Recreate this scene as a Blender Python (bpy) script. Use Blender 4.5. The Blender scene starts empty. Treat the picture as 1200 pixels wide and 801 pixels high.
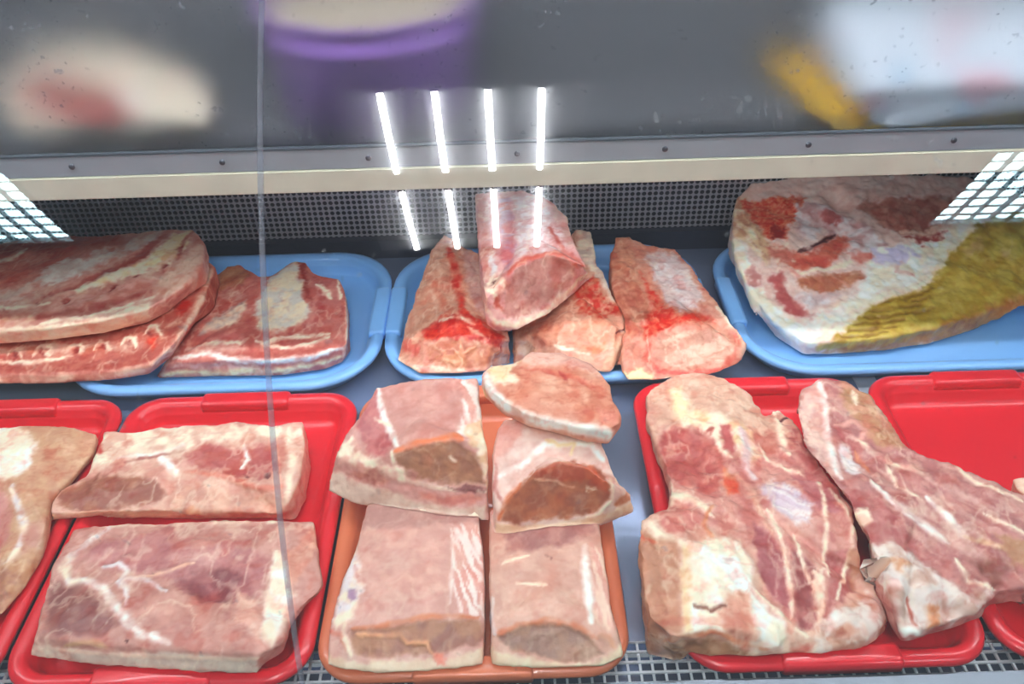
import bpy, bmesh, math
import numpy as np
from mathutils import Vector, Matrix

# ------------------------------------------------------------------ camera, light, exposure
S = bpy.context.scene
COL = S.collection
F_PX = 988.0; PITCH = math.radians(38.3); ROLL = 0.030
CAM = np.array([0.0, -0.426, 0.771])
cd = bpy.data.cameras.new('camera'); cam = bpy.data.objects.new('camera', cd); COL.objects.link(cam)
cd.sensor_fit = 'HORIZONTAL'; cd.sensor_width = 36.0; cd.lens = 36.0*F_PX/1200.0
cd.clip_start = 0.02; cd.clip_end = 40
fw = np.array([0, math.cos(PITCH), -math.sin(PITCH)]); up = np.array([0, math.sin(PITCH), math.cos(PITCH)]); rt = np.array([1., 0, 0])
r2 = rt*math.cos(ROLL) + (-up)*math.sin(ROLL)
u2 = up*math.cos(ROLL) + rt*math.sin(ROLL)
cam.matrix_world = Matrix(((r2[0], u2[0], -fw[0], CAM[0]), (r2[1], u2[1], -fw[1], CAM[1]), (r2[2], u2[2], -fw[2], CAM[2]), (0, 0, 0, 1)))
cd.dof.use_dof = True; cd.dof.focus_distance = 1.02; cd.dof.aperture_fstop = 16
S.camera = cam
S.view_settings.view_transform = 'Standard'; S.view_settings.look = 'None'
S.view_settings.gamma = 1; S.view_settings.use_curve_mapping = False
S.view_settings.exposure = 1.22
S.cycles.use_denoising = True
S.cycles.max_bounces = 8; S.cycles.transparent_max_bounces = 16; S.cycles.transmission_bounces = 6
S.cycles.caustics_reflective = False
W = bpy.data.worlds.new('shop'); S.world = W; W.use_nodes = True
W.node_tree.nodes['Background'].inputs[0].default_value = (0.80, 0.90, 1.0, 1)
W.node_tree.nodes['Background'].inputs[1].default_value = 0.10
TUBE_E = 46.0; LOUVRE_E = 13.0; ADDED_CANOPY_E = 20.0; ADDED_STRIP_E = 11.0

# ------------------------------------------------------------------ picture-point to place helpers (used once, while building)
def ray(px, py):
    u = px-600.0; v = py-400.5
    ur = u - ROLL*v; vr = v + ROLL*u
    d = fw*F_PX + rt*ur - up*vr
    return d/np.linalg.norm(d)
def atz(px, py, z):
    d = ray(px, py); return CAM + d*(z-CAM[2])/d[2]
def aty(px, py, y):
    d = ray(px, py); return CAM + d*(y-CAM[1])/d[1]

# ------------------------------------------------------------------ materials
def lin(c):
    c = np.asarray(c, float)/255.0
    return np.where(c <= 0.04045, c/12.92, ((c+0.055)/1.055)**2.4)
def rgba(c): return tuple(float(v) for v in lin(c)) + (1.0,)
def mat(name, c, rough=0.5, metal=0.0, bump=0.0, bscale=60, var=0.0, vscale=8, coat=0.0, alpha=None, spec=0.5):
    m = bpy.data.materials.new(name); m.use_nodes = True; nt = m.node_tree
    b = nt.nodes['Principled BSDF']; b.inputs['Roughness'].default_value = rough; b.inputs['Metallic'].default_value = metal
    b.inputs['Coat Weight'].default_value = coat; b.inputs['Specular IOR Level'].default_value = spec
    b.inputs['Base Color'].default_value = rgba(c)
    tc = nt.nodes.new('ShaderNodeTexCoord')
    if var:
        n = nt.nodes.new('ShaderNodeTexNoise'); n.inputs['Scale'].default_value = vscale; n.inputs['Detail'].default_value = 6
        nt.links.new(tc.outputs['Object'], n.inputs['Vector'])
        mx = nt.nodes.new('ShaderNodeMix'); mx.data_type = 'RGBA'
        lo = tuple(x*(1-var) for x in rgba(c)[:3])+(1,); hi = tuple(min(1, x*(1+var)) for x in rgba(c)[:3])+(1,)
        mx.inputs[6].default_value = lo; mx.inputs[7].default_value = hi
        nt.links.new(n.outputs['Fac'], mx.inputs[0]); nt.links.new(mx.outputs[2], b.inputs['Base Color'])
    if bump:
        n = nt.nodes.new('ShaderNodeTexNoise'); n.inputs['Scale'].default_value = bscale; n.inputs['Detail'].default_value = 4
        nt.links.new(tc.outputs['Object'], n.inputs['Vector'])
        bp = nt.nodes.new('ShaderNodeBump'); bp.inputs['Strength'].default_value = bump; bp.inputs['Distance'].default_value = 0.004
        nt.links.new(n.outputs['Fac'], bp.inputs['Height']); nt.links.new(bp.outputs['Normal'], b.inputs['Normal'])
    return m
def emis(name, c, e):
    m = bpy.data.materials.new(name); m.use_nodes = True; nt = m.node_tree; nt.nodes.clear()
    em = nt.nodes.new('ShaderNodeEmission'); em.inputs[0].default_value = rgba(c); em.inputs[1].default_value = e
    o = nt.nodes.new('ShaderNodeOutputMaterial'); nt.links.new(em.outputs[0], o.inputs[0]); return m
def glass_mat(name, f0, tint, dirt=0.0, rough=0.0, gloss=1.0):
    """thin sheet glass: mirror reflection by angle, the rest goes straight through; dirt adds small pale specks"""
    m = bpy.data.materials.new(name); m.use_nodes = True; nt = m.node_tree; nt.nodes.clear(); N = nt.nodes.new; L = nt.links.new
    g = N('ShaderNodeNewGeometry'); vm = N('ShaderNodeVectorMath'); vm.operation = 'DOT_PRODUCT'
    L(g.outputs['Incoming'], vm.inputs[0]); L(g.outputs['Normal'], vm.inputs[1])
    a = N('ShaderNodeMath'); a.operation = 'ABSOLUTE'; L(vm.outputs['Value'], a.inputs[0])
    s = N('ShaderNodeMath'); s.operation = 'SUBTRACT'; s.inputs[0].default_value = 1; L(a.outputs[0], s.inputs[1])
    p = N('ShaderNodeMath'); p.operation = 'POWER'; p.inputs[1].default_value = 5; L(s.outputs[0], p.inputs[0])
    q = N('ShaderNodeMath'); q.operation = 'MULTIPLY_ADD'; q.inputs[1].default_value = 1-f0; q.inputs[2].default_value = f0; L(p.outputs[0], q.inputs[0])
    t = N('ShaderNodeBsdfTransparent'); t.inputs[0].default_value = tint
    gl = N('ShaderNodeBsdfGlossy'); gl.inputs['Roughness'].default_value = rough; gl.inputs[0].default_value = (gloss, gloss, gloss, 1)
    mx = N('ShaderNodeMixShader'); L(q.outputs[0], mx.inputs[0]); L(t.outputs[0], mx.inputs[1]); L(gl.outputs[0], mx.inputs[2])
    out = N('ShaderNodeOutputMaterial'); last = mx
    if dirt:
        tc = N('ShaderNodeTexCoord'); n = N('ShaderNodeTexNoise'); n.inputs['Scale'].default_value = 95; n.inputs['Detail'].default_value = 2
        n2 = N('ShaderNodeTexNoise'); n2.inputs['Scale'].default_value = 9; n2.inputs['Detail'].default_value = 2
        L(tc.outputs['Object'], n.inputs['Vector']); L(tc.outputs['Object'], n2.inputs['Vector'])
        r = N('ShaderNodeMapRange'); r.inputs[1].default_value = 0.70; r.inputs[2].default_value = 0.80; L(n.outputs['Fac'], r.inputs[0])
        r3 = N('ShaderNodeMapRange'); r3.inputs[1].default_value = 0.45; r3.inputs[2].default_value = 0.6; L(n2.outputs['Fac'], r3.inputs[0])
        mm = N('ShaderNodeMath'); mm.operation = 'MULTIPLY'; L(r.outputs[0], mm.inputs[0]); L(r3.outputs[0], mm.inputs[1])
        m3 = N('ShaderNodeMath'); m3.operation = 'MULTIPLY_ADD'; m3.inputs[1].default_value = dirt; m3.inputs[2].default_value = 0.012; L(mm.outputs[0], m3.inputs[0])
        df = N('ShaderNodeBsdfDiffuse'); df.inputs[0].default_value = (.85, .87, .9, 1)
        mx2 = N('ShaderNodeMixShader'); L(m3.outputs[0], mx2.inputs[0]); L(mx.outputs[0], mx2.inputs[1]); L(df.outputs[0], mx2.inputs[2]); last = mx2
    L(last.outputs[0], out.inputs[0]); return m

# ------------------------------------------------------------------ object helpers
def link(name, me, m=None, parent=None, smooth=True):
    o = bpy.data.objects.new(name, me); COL.objects.link(o)
    if m is not None: me.materials.append(m)
    if smooth:
        for p in me.polygons: p.use_smooth = True
    if parent is not None: o.parent = parent
    return o
def tag(o, label=None, cat=None, group=None, kind=None):
    if label: o['label'] = label
    if cat: o['category'] = cat
    if group: o['group'] = group
    if kind: o['kind'] = kind
    return o
def empty(name, loc=(0, 0, 0), rz=0):
    o = bpy.data.objects.new(name, None); COL.objects.link(o); o.location = loc; o.rotation_euler = (0, 0, rz); o.empty_display_size = .05
    return o
def boxes(name, bl, m, parent=None, bevel=0.0, smooth=False):
    """bl: list of (x0,x1,y0,y1,z0,z1)"""
    bm = bmesh.new()
    for (x0, x1, y0, y1, z0, z1) in bl:
        r = bmesh.ops.create_cube(bm, size=1)
        bmesh.ops.scale(bm, vec=(x1-x0, y1-y0, z1-z0), verts=r['verts'])
        bmesh.ops.translate(bm, vec=((x0+x1)/2, (y0+y1)/2, (z0+z1)/2), verts=r['verts'])
    if bevel: bmesh.ops.bevel(bm, geom=bm.edges[:], offset=bevel, segments=2, affect='EDGES', clamp_overlap=True)
    me = bpy.data.meshes.new(name); bm.to_mesh(me); bm.free()
    return link(name, me, m, parent, smooth)
def pydata(name, v, f, m, parent=None, smooth=True):
    me = bpy.data.meshes.new(name); me.from_pydata([tuple(map(float, p)) for p in v], [], f); me.update()
    return link(name, me, m, parent, smooth)
def rings_mesh(name, rings, m, parent=None, cap0=True, cap1=True, smooth=True):
    v = []; f = []; n = len(rings[0])
    for r in rings: v += [tuple(p) for p in r]
    for k in range(len(rings)-1):
        for i in range(n):
            j = (i+1) % n; f.append((k*n+i, k*n+j, (k+1)*n+j, (k+1)*n+i))
    if cap0: f.append(tuple(range(n))[::-1])
    if cap1: f.append(tuple((len(rings)-1)*n+i for i in range(n)))
    o = pydata(name, v, f, m, parent, smooth)
    bm = bmesh.new(); bm.from_mesh(o.data); bmesh.ops.recalc_face_normals(bm, faces=bm.faces[:]); bm.to_mesh(o.data); bm.free()
    if smooth:
        for p in o.data.polygons: p.use_smooth = True
    return o
def rrect(w, d, r, z, n=10, x=0, y=0):
    """rounded rectangle ring, centre x,y"""
    pts = []
    for (cx, cy, a0) in ((w/2-r, d/2-r, 0), (-w/2+r, d/2-r, 90), (-w/2+r, -d/2+r, 180), (w/2-r, -d/2+r, 270)):
        for k in range(n+1):
            a = math.radians(a0+90*k/n); pts.append((x+cx+r*math.cos(a), y+cy+r*math.sin(a), z))
    return pts

# ------------------------------------------------------------------ the display case
M_deck = mat('deck_steel', (168, 184, 216), .2, .7, .12, 30, .25, 6)
M_steel = mat('brushed_steel', (112, 116, 122), .45, .5, .15, 40, .15, 5)
M_dark = mat('dark_steel', (112, 113, 116), .5, .35, .1, 30, .2, 5)
M_rail = mat('rail_steel', (112, 120, 130), .3, .5, .05, 30)
M_cream = mat('worn_cream_edge', (222, 220, 200), .38, .1, .1, 90, .14, 25)
M_grille = mat('white_wire', (222, 226, 232), .4)
M_lipgrey = mat('grey_flange', (168, 176, 184), .4, .3, .1, 60, .12, 20)
M_screw = mat('screw_head', (90, 92, 100), .4, .7)
M_black = mat('black_void', (18, 18, 24), .8)
XL, XR = -1.45, 1.45
tag(boxes('floor', [(XL, XR, 0.055, 0.83, -.02, 0), (XL, XR, -.06, .055, -.05, -.03)], M_deck), kind='structure')

def perforated():
    m = bpy.data.materials.new('perforated_sheet'); m.use_nodes = True; nt = m.node_tree; N = nt.nodes.new; L = nt.links.new
    b = nt.nodes['Principled BSDF']; b.inputs['Roughness'].default_value = .5; b.inputs['Metallic'].default_value = .3
    tc = N('ShaderNodeTexCoord'); sep = N('ShaderNodeSeparateXYZ'); L(tc.outputs['Object'], sep.inputs[0])
    def tri(out):
        k = N('ShaderNodeMath'); k.operation = 'MULTIPLY'; k.inputs[1].default_value = 105; L(out, k.inputs[0])
        w = N('ShaderNodeMath'); w.operation = 'FRACT'; L(k.outputs[0], w.inputs[0])
        s = N('ShaderNodeMath'); s.operation = 'SUBTRACT'; s.inputs[1].default_value = .5; L(w.outputs[0], s.inputs[0])
        p = N('ShaderNodeMath'); p.operation = 'POWER'; p.inputs[1].default_value = 2; L(s.outputs[0], p.inputs[0]); return p
    a, c = tri(sep.outputs[0]), tri(sep.outputs[2])
    ad = N('ShaderNodeMath'); ad.operation = 'ADD'; L(a.outputs[0], ad.inputs[0]); L(c.outputs[0], ad.inputs[1])
    r = N('ShaderNodeMapRange'); r.inputs[1].default_value = .11; r.inputs[2].default_value = .17; L(ad.outputs[0], r.inputs[0])
    mx = N('ShaderNodeMix'); mx.data_type = 'RGBA'; mx.inputs[6].default_value = rgba((30, 30, 40)); mx.inputs[7].default_value = rgba((176, 172, 180))
    L(r.outputs[0], mx.inputs[0]); L(mx.outputs[2], b.inputs['Base Color'])
    bp = N('ShaderNodeBump'); bp.inputs['Distance'].default_value = .003; L(r.outputs[0], bp.inputs['Height']); L(bp.outputs[0], b.inputs['Normal'])
    return m
wb = tag(boxes('wall_back', [(XL, XR, .805, .82, .035, .325)], perforated()), kind='structure')
tag(boxes('wall_upper', [(XL, XR, .805, .82, .325, .85)], M_dark), kind='structure')
tag(boxes('trim_1', [(XL, XR, .79, .822, 0, .035)], mat('dark_plinth', (46, 50, 66), .5)), kind='structure')
tag(boxes('wall_left', [(XL-.02, XL, -.05, .83, -.05, .85)], M_dark), kind='structure')
tag(boxes('wall_right', [(XR, XR+.02, -.05, .83, -.05, .85)], M_dark), kind='structure')
tag(boxes('trim_4', [(.468, .498, .40, .78, .0003, .0022)], mat('pale_strip', (196, 202, 212), .3, .3), bevel=.0005), kind='structure')
tag(boxes('trim_5', [(-.66, -.60, .36, .45, .0003, .0022)], mat('dark_strip', (70, 74, 86), .4, .3), bevel=.0005), kind='structure')
# front rail below the glass
tag(boxes('trim_2', [(XL, XR, -.10, -.0015, -.06, .026)], M_rail, bevel=.004), kind='structure')
tag(boxes('trim_3', [(XL, XR, -.16, -.10, -.06, .006)], mat('rail_grey_blue', (150, 162, 178), .35, .3), bevel=.002), kind='structure')

# air-return grille of white wire along the deck's front
def grille():
    bl = []
    x = -.70
    while x < .80:
        bl.append((x-.0012, x+.0012, -.002, .056, -.0045, -.002)); x += .0122
    for k in range(6):
        y = -.001+k*.0112
        bl.append((-.70, .80, y-.0012, y+.0012, -.0028, -.0003))
    return bl
g = tag(boxes('air_grille', grille(), M_grille), 'white wire air grille along the front edge of the deck, under the trays', 'grille')

# ------------------------------------------------------------------ upper shelf
sh = tag(empty('shelf', (0, .46, .302)), 'grey steel upper shelf with worn cream front edge above the meat', 'shelf')
boxes('shelf_board', [(XL+.001, XR-.001, .006, .343, .018, .028)], M_dark, sh)
boxes('front_edge', [(XL+.001, XR-.001, 0, .0055, 0, .0285)], M_cream, sh, bevel=.0012)
boxes('flange', [(XL+.001, XR-.001, .0015, .0058, .0288, .054)], M_lipgrey, sh, bevel=.0008)
boxes('flange_lip', [(XL+.001, XR-.001, .0006, .0075, .0541, .0562)], M_rail, sh, bevel=.0006)
for k, px in enumerate((-85, 85, 261, 432, 606, 779, 947, 1117, 1290)):
    p = aty(px, 190-.03*(px-600)-8.5, .4615)
    rg = []
    for (rr, yy) in ((.0034, .0018), (.0034, .0006), (.0024, -.0004), (.0008, -.0006)):
        rg.append([(rr*math.cos(a*math.tau/14), yy, rr*math.sin(a*math.tau/14)) for a in range(14)])
    o = rings_mesh('screw', rg, M_screw, sh); o.location = (p[0], 0, .0415)

boxes('added_light_strip', [(-.42, .50, .010, .020, .0125, .0178)], emis('added_strip_light', (240, 246, 255), ADDED_STRIP_E), sh)  # added lamp hidden behind the shelf lip, brightens the middle of the back row
def frosted():
    m = bpy.data.materials.new('scuffed_acrylic'); m.use_nodes = True; nt = m.node_tree; nt.nodes.clear(); N = nt.nodes.new; L = nt.links.new
    rf = N('ShaderNodeBsdfRefraction'); rf.inputs['IOR'].default_value = 1.42; rf.inputs['Roughness'].default_value = .36; rf.inputs[0].default_value = (.97, .98, 1, 1)
    df = N('ShaderNodeBsdfDiffuse'); df.inputs[0].default_value = rgba((150, 155, 165))
    tc = N('ShaderNodeTexCoord'); n = N('ShaderNodeTexNoise'); n.inputs['Scale'].default_value = 130; n.inputs['Detail'].default_value = 3
    n2 = N('ShaderNodeTexNoise'); n2.inputs['Scale'].default_value = 11
    L(tc.outputs['Object'], n.inputs['Vector']); L(tc.outputs['Object'], n2.inputs['Vector'])
    r = N('ShaderNodeMapRange'); r.inputs[1].default_value = .62; r.inputs[2].default_value = .69; L(n.outputs['Fac'], r.inputs[0])
    r3 = N('ShaderNodeMapRange'); r3.inputs[1].default_value = .48; r3.inputs[2].default_value = .62; L(n2.outputs['Fac'], r3.inputs[0])
    mm = N('ShaderNodeMath'); mm.operation = 'MULTIPLY'; L(r.outputs[0], mm.inputs[0]); L(r3.outputs[0], mm.inputs[1])
    m3 = N('ShaderNodeMath'); m3.operation = 'MULTIPLY_ADD'; m3.inputs[1].default_value = .6; m3.inputs[2].default_value = .09; L(mm.outputs[0], m3.inputs[0])
    mx = N('ShaderNodeMixShader'); L(m3.outputs[0], mx.inputs[0]); L(rf.outputs[0], mx.inputs[1]); L(df.outputs[0], mx.inputs[2])
    o = N('ShaderNodeOutputMaterial'); L(mx.outputs[0], o.inputs[0]); return m
fp = boxes('scuffed_panel', [(XL+.002, XR-.002, .0062, .0080, .057, .252)], frosted(), sh)
fp['label'] = 'scuffed cloudy clear plastic guard'
boxes('panel_rail', [(XL+.002, XR-.002, .004, .011, .213+.012, .2465+.012)], mat('tan_rail', (150, 140, 132), .45), sh, bevel=.002)

# ------------------------------------------------------------------ curved front glass, two panes meeting at a joint
GC = (.598, .051); GR = .74
def pane(name, x0, x1, label):
    th = .005; v = []; f = []; n = 60
    a0, a1 = math.radians(184.5), math.radians(113)
    for r in (GR, GR-th):
        for k in range(n+1):
            a = a0+(a1-a0)*k/n
            for x in (x0, x1): v.append((x, GC[0]+r*math.cos(a), GC[1]+r*math.sin(a)))
    for k in range(n):
        b = 2*k; f.append((b, b+1, b+3, b+2)); c = b+2*(n+1); f.append((c, c+2, c+3, c+1))
    o = pydata(name, v, f, M_glass)
    return tag(o, label, 'glass')
M_glass = glass_mat('case_glass', .040, (.985, .99, .99, 1), .30)
XS = -.15
pane('glass_pane', XL+.004, XS-.0022, 'large curved front glass pane left of the vertical joint')
pane('glass_pane', XS+.0022, XR-.004, 'large curved front glass pane right of the vertical joint, mirroring the ceiling tubes')
def joint():
    m = bpy.data.materials.new('clear_joint'); m.use_nodes = True; nt = m.node_tree; nt.nodes.clear(); N = nt.nodes.new; L = nt.links.new
    t = N('ShaderNodeBsdfTransparent'); t.inputs[0].default_value = (.80, .83, .88, 1)
    p = N('ShaderNodeBsdfPrincipled'); p.inputs['Base Color'].default_value = (.75, .74, .80, 1); p.inputs['Roughness'].default_value = .15
    mx = N('ShaderNodeMixShader'); mx.inputs[0].default_value = .21; L(t.outputs[0], mx.inputs[1]); L(p.outputs[0], mx.inputs[2])
    o = N('ShaderNodeOutputMaterial'); L(mx.outputs[0], o.inputs[0])
    rings = []
    for k in range(61):
        a = math.radians(184.5+(113-184.5)*k/60); rg = []
        for j in range(12):
            b = j*math.tau/12; rr = GR-.0025+.0036*math.sin(b)
            rg.append((XS+.0016*math.cos(b), GC[0]+rr*math.cos(a), GC[1]+rr*math.sin(a)))
        rings.append(rg)
    return tag(rings_mesh('joint_strip', rings, m), 'thin clear curved strip in the joint between the two glass panes', 'strip')
joint()

# ------------------------------------------------------------------ ceiling lamps mirrored in the glass
CZ = 1.98
tag(boxes('ceiling', [(-2.6, 2.6, -2.9, 1.2, CZ, CZ+.03)], mat('ceiling_grey', (84, 86, 92), .8)), kind='structure')
M_tube = emis('tube_light', (255, 255, 255), TUBE_E); M_batten = mat('batten_white', (150, 152, 156), .5)
def batten(y0, y1, label):
    o = tag(empty('ceiling_light', (-.10, (y0+y1)/2, CZ)), label, 'ceiling light', 'four-tube ceiling lights in line above the case'); h = (y1-y0)/2
    boxes('lamp_housing', [(-.30, .30, -h-.02, h+.02, -.018, -.001)], M_batten, o, bevel=.003)
    for x in (-.187, -.061, .062, .186):
        rg = [[(x+rr*math.cos(a*math.tau/12), yy, -.03+rr*math.sin(a*math.tau/12)) for a in range(12)] for (yy, rr) in ((-h, .007), (-h+.001, .0082), (h-.001, .0082), (h, .007))]
        rings_mesh('lamp_tube', rg, M_tube, o)
        for s in (-1, 1): boxes('lamp_holder', [(x-.011, x+.011, s*h-.009+s*.01, s*h+.009+s*.01, -.042, -.0185)], M_batten, o)
    return o
batten(-.935, -.475, 'four-tube ceiling light straight above the case, nearer the counter')
batten(-1.545, -1.06, 'four-tube ceiling light straight above the case, farther from the counter')
M_louv = emis('louvre_tube', (205, 245, 255), LOUVRE_E); M_bar = mat('louvre_bar', (70, 90, 98), .5)
def louvre(x0, x1, y0, y1, label):
    o = tag(empty('louvre_light', ((x0+x1)/2, (y0+y1)/2, CZ)), label, 'ceiling light'); hx, hy = (x1-x0)/2, (y1-y0)/2
    boxes('lamp_housing', [(-hx-.02, hx+.02, -hy-.02, hy+.02, -.02, -.001), (-hx-.02, -hx, -hy-.02, hy+.02, -.07, -.02), (hx, hx+.02, -hy-.02, hy+.02, -.07, -.02), (-hx, hx, -hy-.02, -hy, -.07, -.02), (-hx, hx, hy, hy+.02, -.07, -.02)], M_bar, o)
    nb = max(1, round((2*hx)/.19))
    for k in range(nb):
        c = -hx+(k+.5)*2*hx/nb; boxes('diffuser', [(c-.08, c+.08, -hy+.01, hy-.01, -.036, -.021)], M_louv, o)
    bl = []; n = round(2*hy/.062)
    for k in range(1, n): y = -hy+k*2*hy/n; bl.append((-hx, hx, y-.0024, y+.0024, -.062, -.044))
    n = round(2*hx/.062)
    for k in range(1, n): x = -hx+k*2*hx/n; bl.append((x-.0024, x+.0024, -hy, hy, -.0625, -.0435))
    boxes('louvre_grid', bl, M_bar, o)
    return o
louvre(-1.85, -1.26, -1.34, -.84, 'square louvred ceiling light left of the case, mirrored at the left edge')
louvre(1.25, 1.84, -1.42, -.90, 'square louvred ceiling light right of the case, mirrored at the right edge')
# added unseen lamp under the case canopy, brightens shelf items and meat tops
cl = tag(empty('added_canopy_lamp', (0, .375, .80)), 'added unseen slim strip lamp under the canopy inside the case, above the shelf', 'lamp')
boxes('lamp_housing', [(-1.3, 1.3, -.03, .03, .004, .03)], M_batten, cl)
boxes('lamp_tube', [(-1.28, 1.28, -.012, .012, -.006, .0035)], emis('added_canopy_tube', (245, 250, 255), ADDED_CANOPY_E), cl, bevel=.003)
tag(boxes('wall_top', [(XL-.02, XR+.02, .34, .83, .832, .86)], M_dark), kind='structure')

# ------------------------------------------------------------------ trays
def plastic(name, c, r=.3, trans=0):
    m = mat(name, c, r, 0, .05, 300, .06, 12, coat=.25); return m
M_red = plastic('red_plastic', (232, 30, 44)); M_blue = plastic('blue_plastic', (132, 190, 255)); M_orange = plastic('orange_plastic', (226, 122, 82))
TRAYS = []
def tray(cx, cy, w, d, r, h, m, label, group, tab='short', lipw=.017, tw=.115):
    o = tag(empty('tray', (cx, cy, 0)), label, 'tray', group)
    a = .86
    R = []
    def rg(inset, z, rr): R.append(rrect(w-2*inset, d-2*inset, max(rr-inset, .01), z))
    rg(.030, .001, r); rg(.022, .004, r); rg(.010, h-.010, r); rg(.001, h-.009, r); rg(.0, h-.005, r); rg(.002, h-.001, r); rg(.006, h, r)
    rg(lipw*.55, h+.0008, r); rg(lipw*.9, h-.001, r); rg(lipw*1.15, h-.006, r); rg(lipw*1.22, h-.010, r)
    rg(lipw*1.32, h-.0115, r); rg(lipw*1.40, h-.015, r); rg(lipw*1.6, .010, r); rg(lipw*1.8, .006, r); rg(lipw*2.3, .005, r)
    TRAYS.append((cx, cy, w, d, r))
    b = rings_mesh('tray_body', R, m, o)
    # raised grip tabs at the ends
    for s in (-1, 1):
        rr = []
        for (i, zz) in ((.0, h-.011), (.0, h-.001), (.0015, h+.0022), (.0045, h+.0032)):
            if tab == 'short': rr.append(rrect(tw-2*i, .024-2*i, .004, zz, 4, 0, s*(d/2-.0105)))
            else: rr.append(rrect(.024-2*i, tw-2*i, .004, zz, 4, s*(w/2-.0105), 0))
        rings_mesh('handle', rr, m, o)
    return o
G = 'red plastic meat trays in the front row'
tray(-.6555, .207, .299, .412, .045, .035, M_red, 'red tray at the left edge of the front row, under the tan-topped piece', G)
tray(-.3515, .207, .299, .412, .045, .035, M_red, 'red tray holding two broad flat pork slabs, one behind the other', G)
tray(.3030, .207, .299, .412, .045, .035, M_red, 'red tray under the big bone-in shoulder beside the orange tray', G)
tray(.6070, .207, .299, .412, .045, .035, M_red, 'red tray at the right edge of the front row with its bare floor showing', G)
tray(-.0465, .207, .305, .412, .045, .035, M_orange, 'orange tray of boneless loin blocks, the only orange one', None)
G = 'blue plastic meat trays in the back row'
tray(-.4045, .592, .440, .338, .10, .035, M_blue, 'blue tray under the pork bellies at the left of the back row', G, 'long')
tray(.0555, .592, .474, .338, .10, .035, M_blue, 'blue tray under the rib-in loin chunks in the middle of the back row', G, 'long')
tray(.5600, .592, .486, .338, .10, .035, M_blue, 'blue tray under the ham with yellow skin at the right of the back row', G, 'long')

# ------------------------------------------------------------------ meat
def _h(ix, iy, iz, seed):
    n = (ix*374761393 + iy*668265263 + iz*2147483647 + seed*1274126177) & 0xffffffff
    n = ((n ^ (n >> 13))*1274126177) & 0xffffffff
    n = ((n ^ (n >> 16))*2246822519) & 0xffffffff
    return (n ^ (n >> 15)).astype(np.float64)/4294967295.0
def vnoise(P, seed=0):
    I = np.floor(P).astype(np.int64); f = P-I; f = f*f*(3-2*f); o = 0
    for a in (0, 1):
        for b in (0, 1):
            for c in (0, 1):
                w = (f[:, 0] if a else 1-f[:, 0])*(f[:, 1] if b else 1-f[:, 1])*(f[:, 2] if c else 1-f[:, 2])
                o = o+w*_h(I[:, 0]+a, I[:, 1]+b, I[:, 2]+c, seed)
    return o
def fbm(P, seed=0, oct=3):
    o = 0; amp = 1; t = 0
    for k in range(oct):
        o = o+amp*vnoise(P*(2**k)+17.3*k, seed+k); t += amp; amp *= .5
    return o/t
def sst(x, a, b):
    t = np.clip((x-a)/(b-a), 0, 1); return t*t*(3-2*t)
PAL = dict(F=(246, 230, 208), W=(250, 244, 236), Y=(240, 220, 180), P=(222, 172, 160), L=(184, 108, 98), R=(178, 68, 56), D=(118, 56, 56), T=(196, 148, 124),
           O=(214, 148, 118), M=(178, 126, 118), B=(172, 124, 104), S=(230, 206, 188), V=(232, 222, 220), G=(188, 168, 160), K=(92, 44, 46))
def C(c): return np.array(PAL[c] if isinstance(c, str) else c, float)
def seg_d(q, a, b):
    ab = b-a; L2 = max(ab@ab, 1e-9); t = np.clip(((q-a)@ab)/L2, 0, 1); return np.linalg.norm(q-(a+t[:, None]*ab), axis=1)
def inside(q, poly):
    c = np.zeros(len(q), bool); n = len(poly)
    for i in range(n):
        x1, y1 = poly[i]; x2, y2 = poly[(i+1) % n]
        if y1 == y2: continue
        k = ((y1 > q[:, 1]) != (y2 > q[:, 1])) & (q[:, 0] < (x2-x1)*(q[:, 1]-y1)/(y2-y1)+x1); c ^= k
    return c
def meat_shader():
    m = bpy.data.materials.new('raw_meat'); m.use_nodes = True; nt = m.node_tree; N = nt.nodes.new; L = nt.links.new
    b = nt.nodes['Principled BSDF']; at = N('ShaderNodeAttribute'); at.attribute_name = 'Col'
    tc = N('ShaderNodeTexCoord'); n = N('ShaderNodeTexNoise'); n.inputs['Scale'].default_value = 260; n.inputs['Detail'].default_value = 4
    L(tc.outputs['Object'], n.inputs['Vector'])
    mx = N('ShaderNodeMix'); mx.data_type = 'RGBA'; mx.blend_type = 'OVERLAY'; mx.inputs[0].default_value = .12
    L(at.outputs['Color'], mx.inputs[6]); cr = N('ShaderNodeCombineColor')
    for i in range(3): L(n.outputs['Fac'], cr.inputs[i])
    L(cr.outputs[0], mx.inputs[7]); L(mx.outputs[2], b.inputs['Base Color'])
    n2 = N('ShaderNodeTexNoise'); n2.inputs['Scale'].default_value = 70; n2.inputs['Detail'].default_value = 3; L(tc.outputs['Object'], n2.inputs['Vector'])
    r = N('ShaderNodeMapRange'); r.inputs[3].default_value = .30; r.inputs[4].default_value = .58; L(n2.outputs['Fac'], r.inputs[0]); L(r.outputs[0], b.inputs['Roughness'])
    bp = N('ShaderNodeBump'); bp.inputs['Strength'].default_value = .35; bp.inputs['Distance'].default_value = .0012; L(n.outputs['Fac'], bp.inputs['Height']); L(bp.outputs[0], b.inputs['Normal'])
    b.inputs['Subsurface Weight'].default_value = 0.06; b.inputs['Subsurface Radius'].default_value = (.006, .0025, .0018); b.inputs['Subsurface Scale'].default_value = 1.0
    b.inputs['Coat Weight'].default_value = .12; b.inputs['Coat Roughness'].default_value = .25
    return m
M_meat = meat_shader()
_seed = [3]; SAT = 1.14; BUILT = []
from mathutils.bvhtree import BVHTree
OUTER = [.03]
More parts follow.
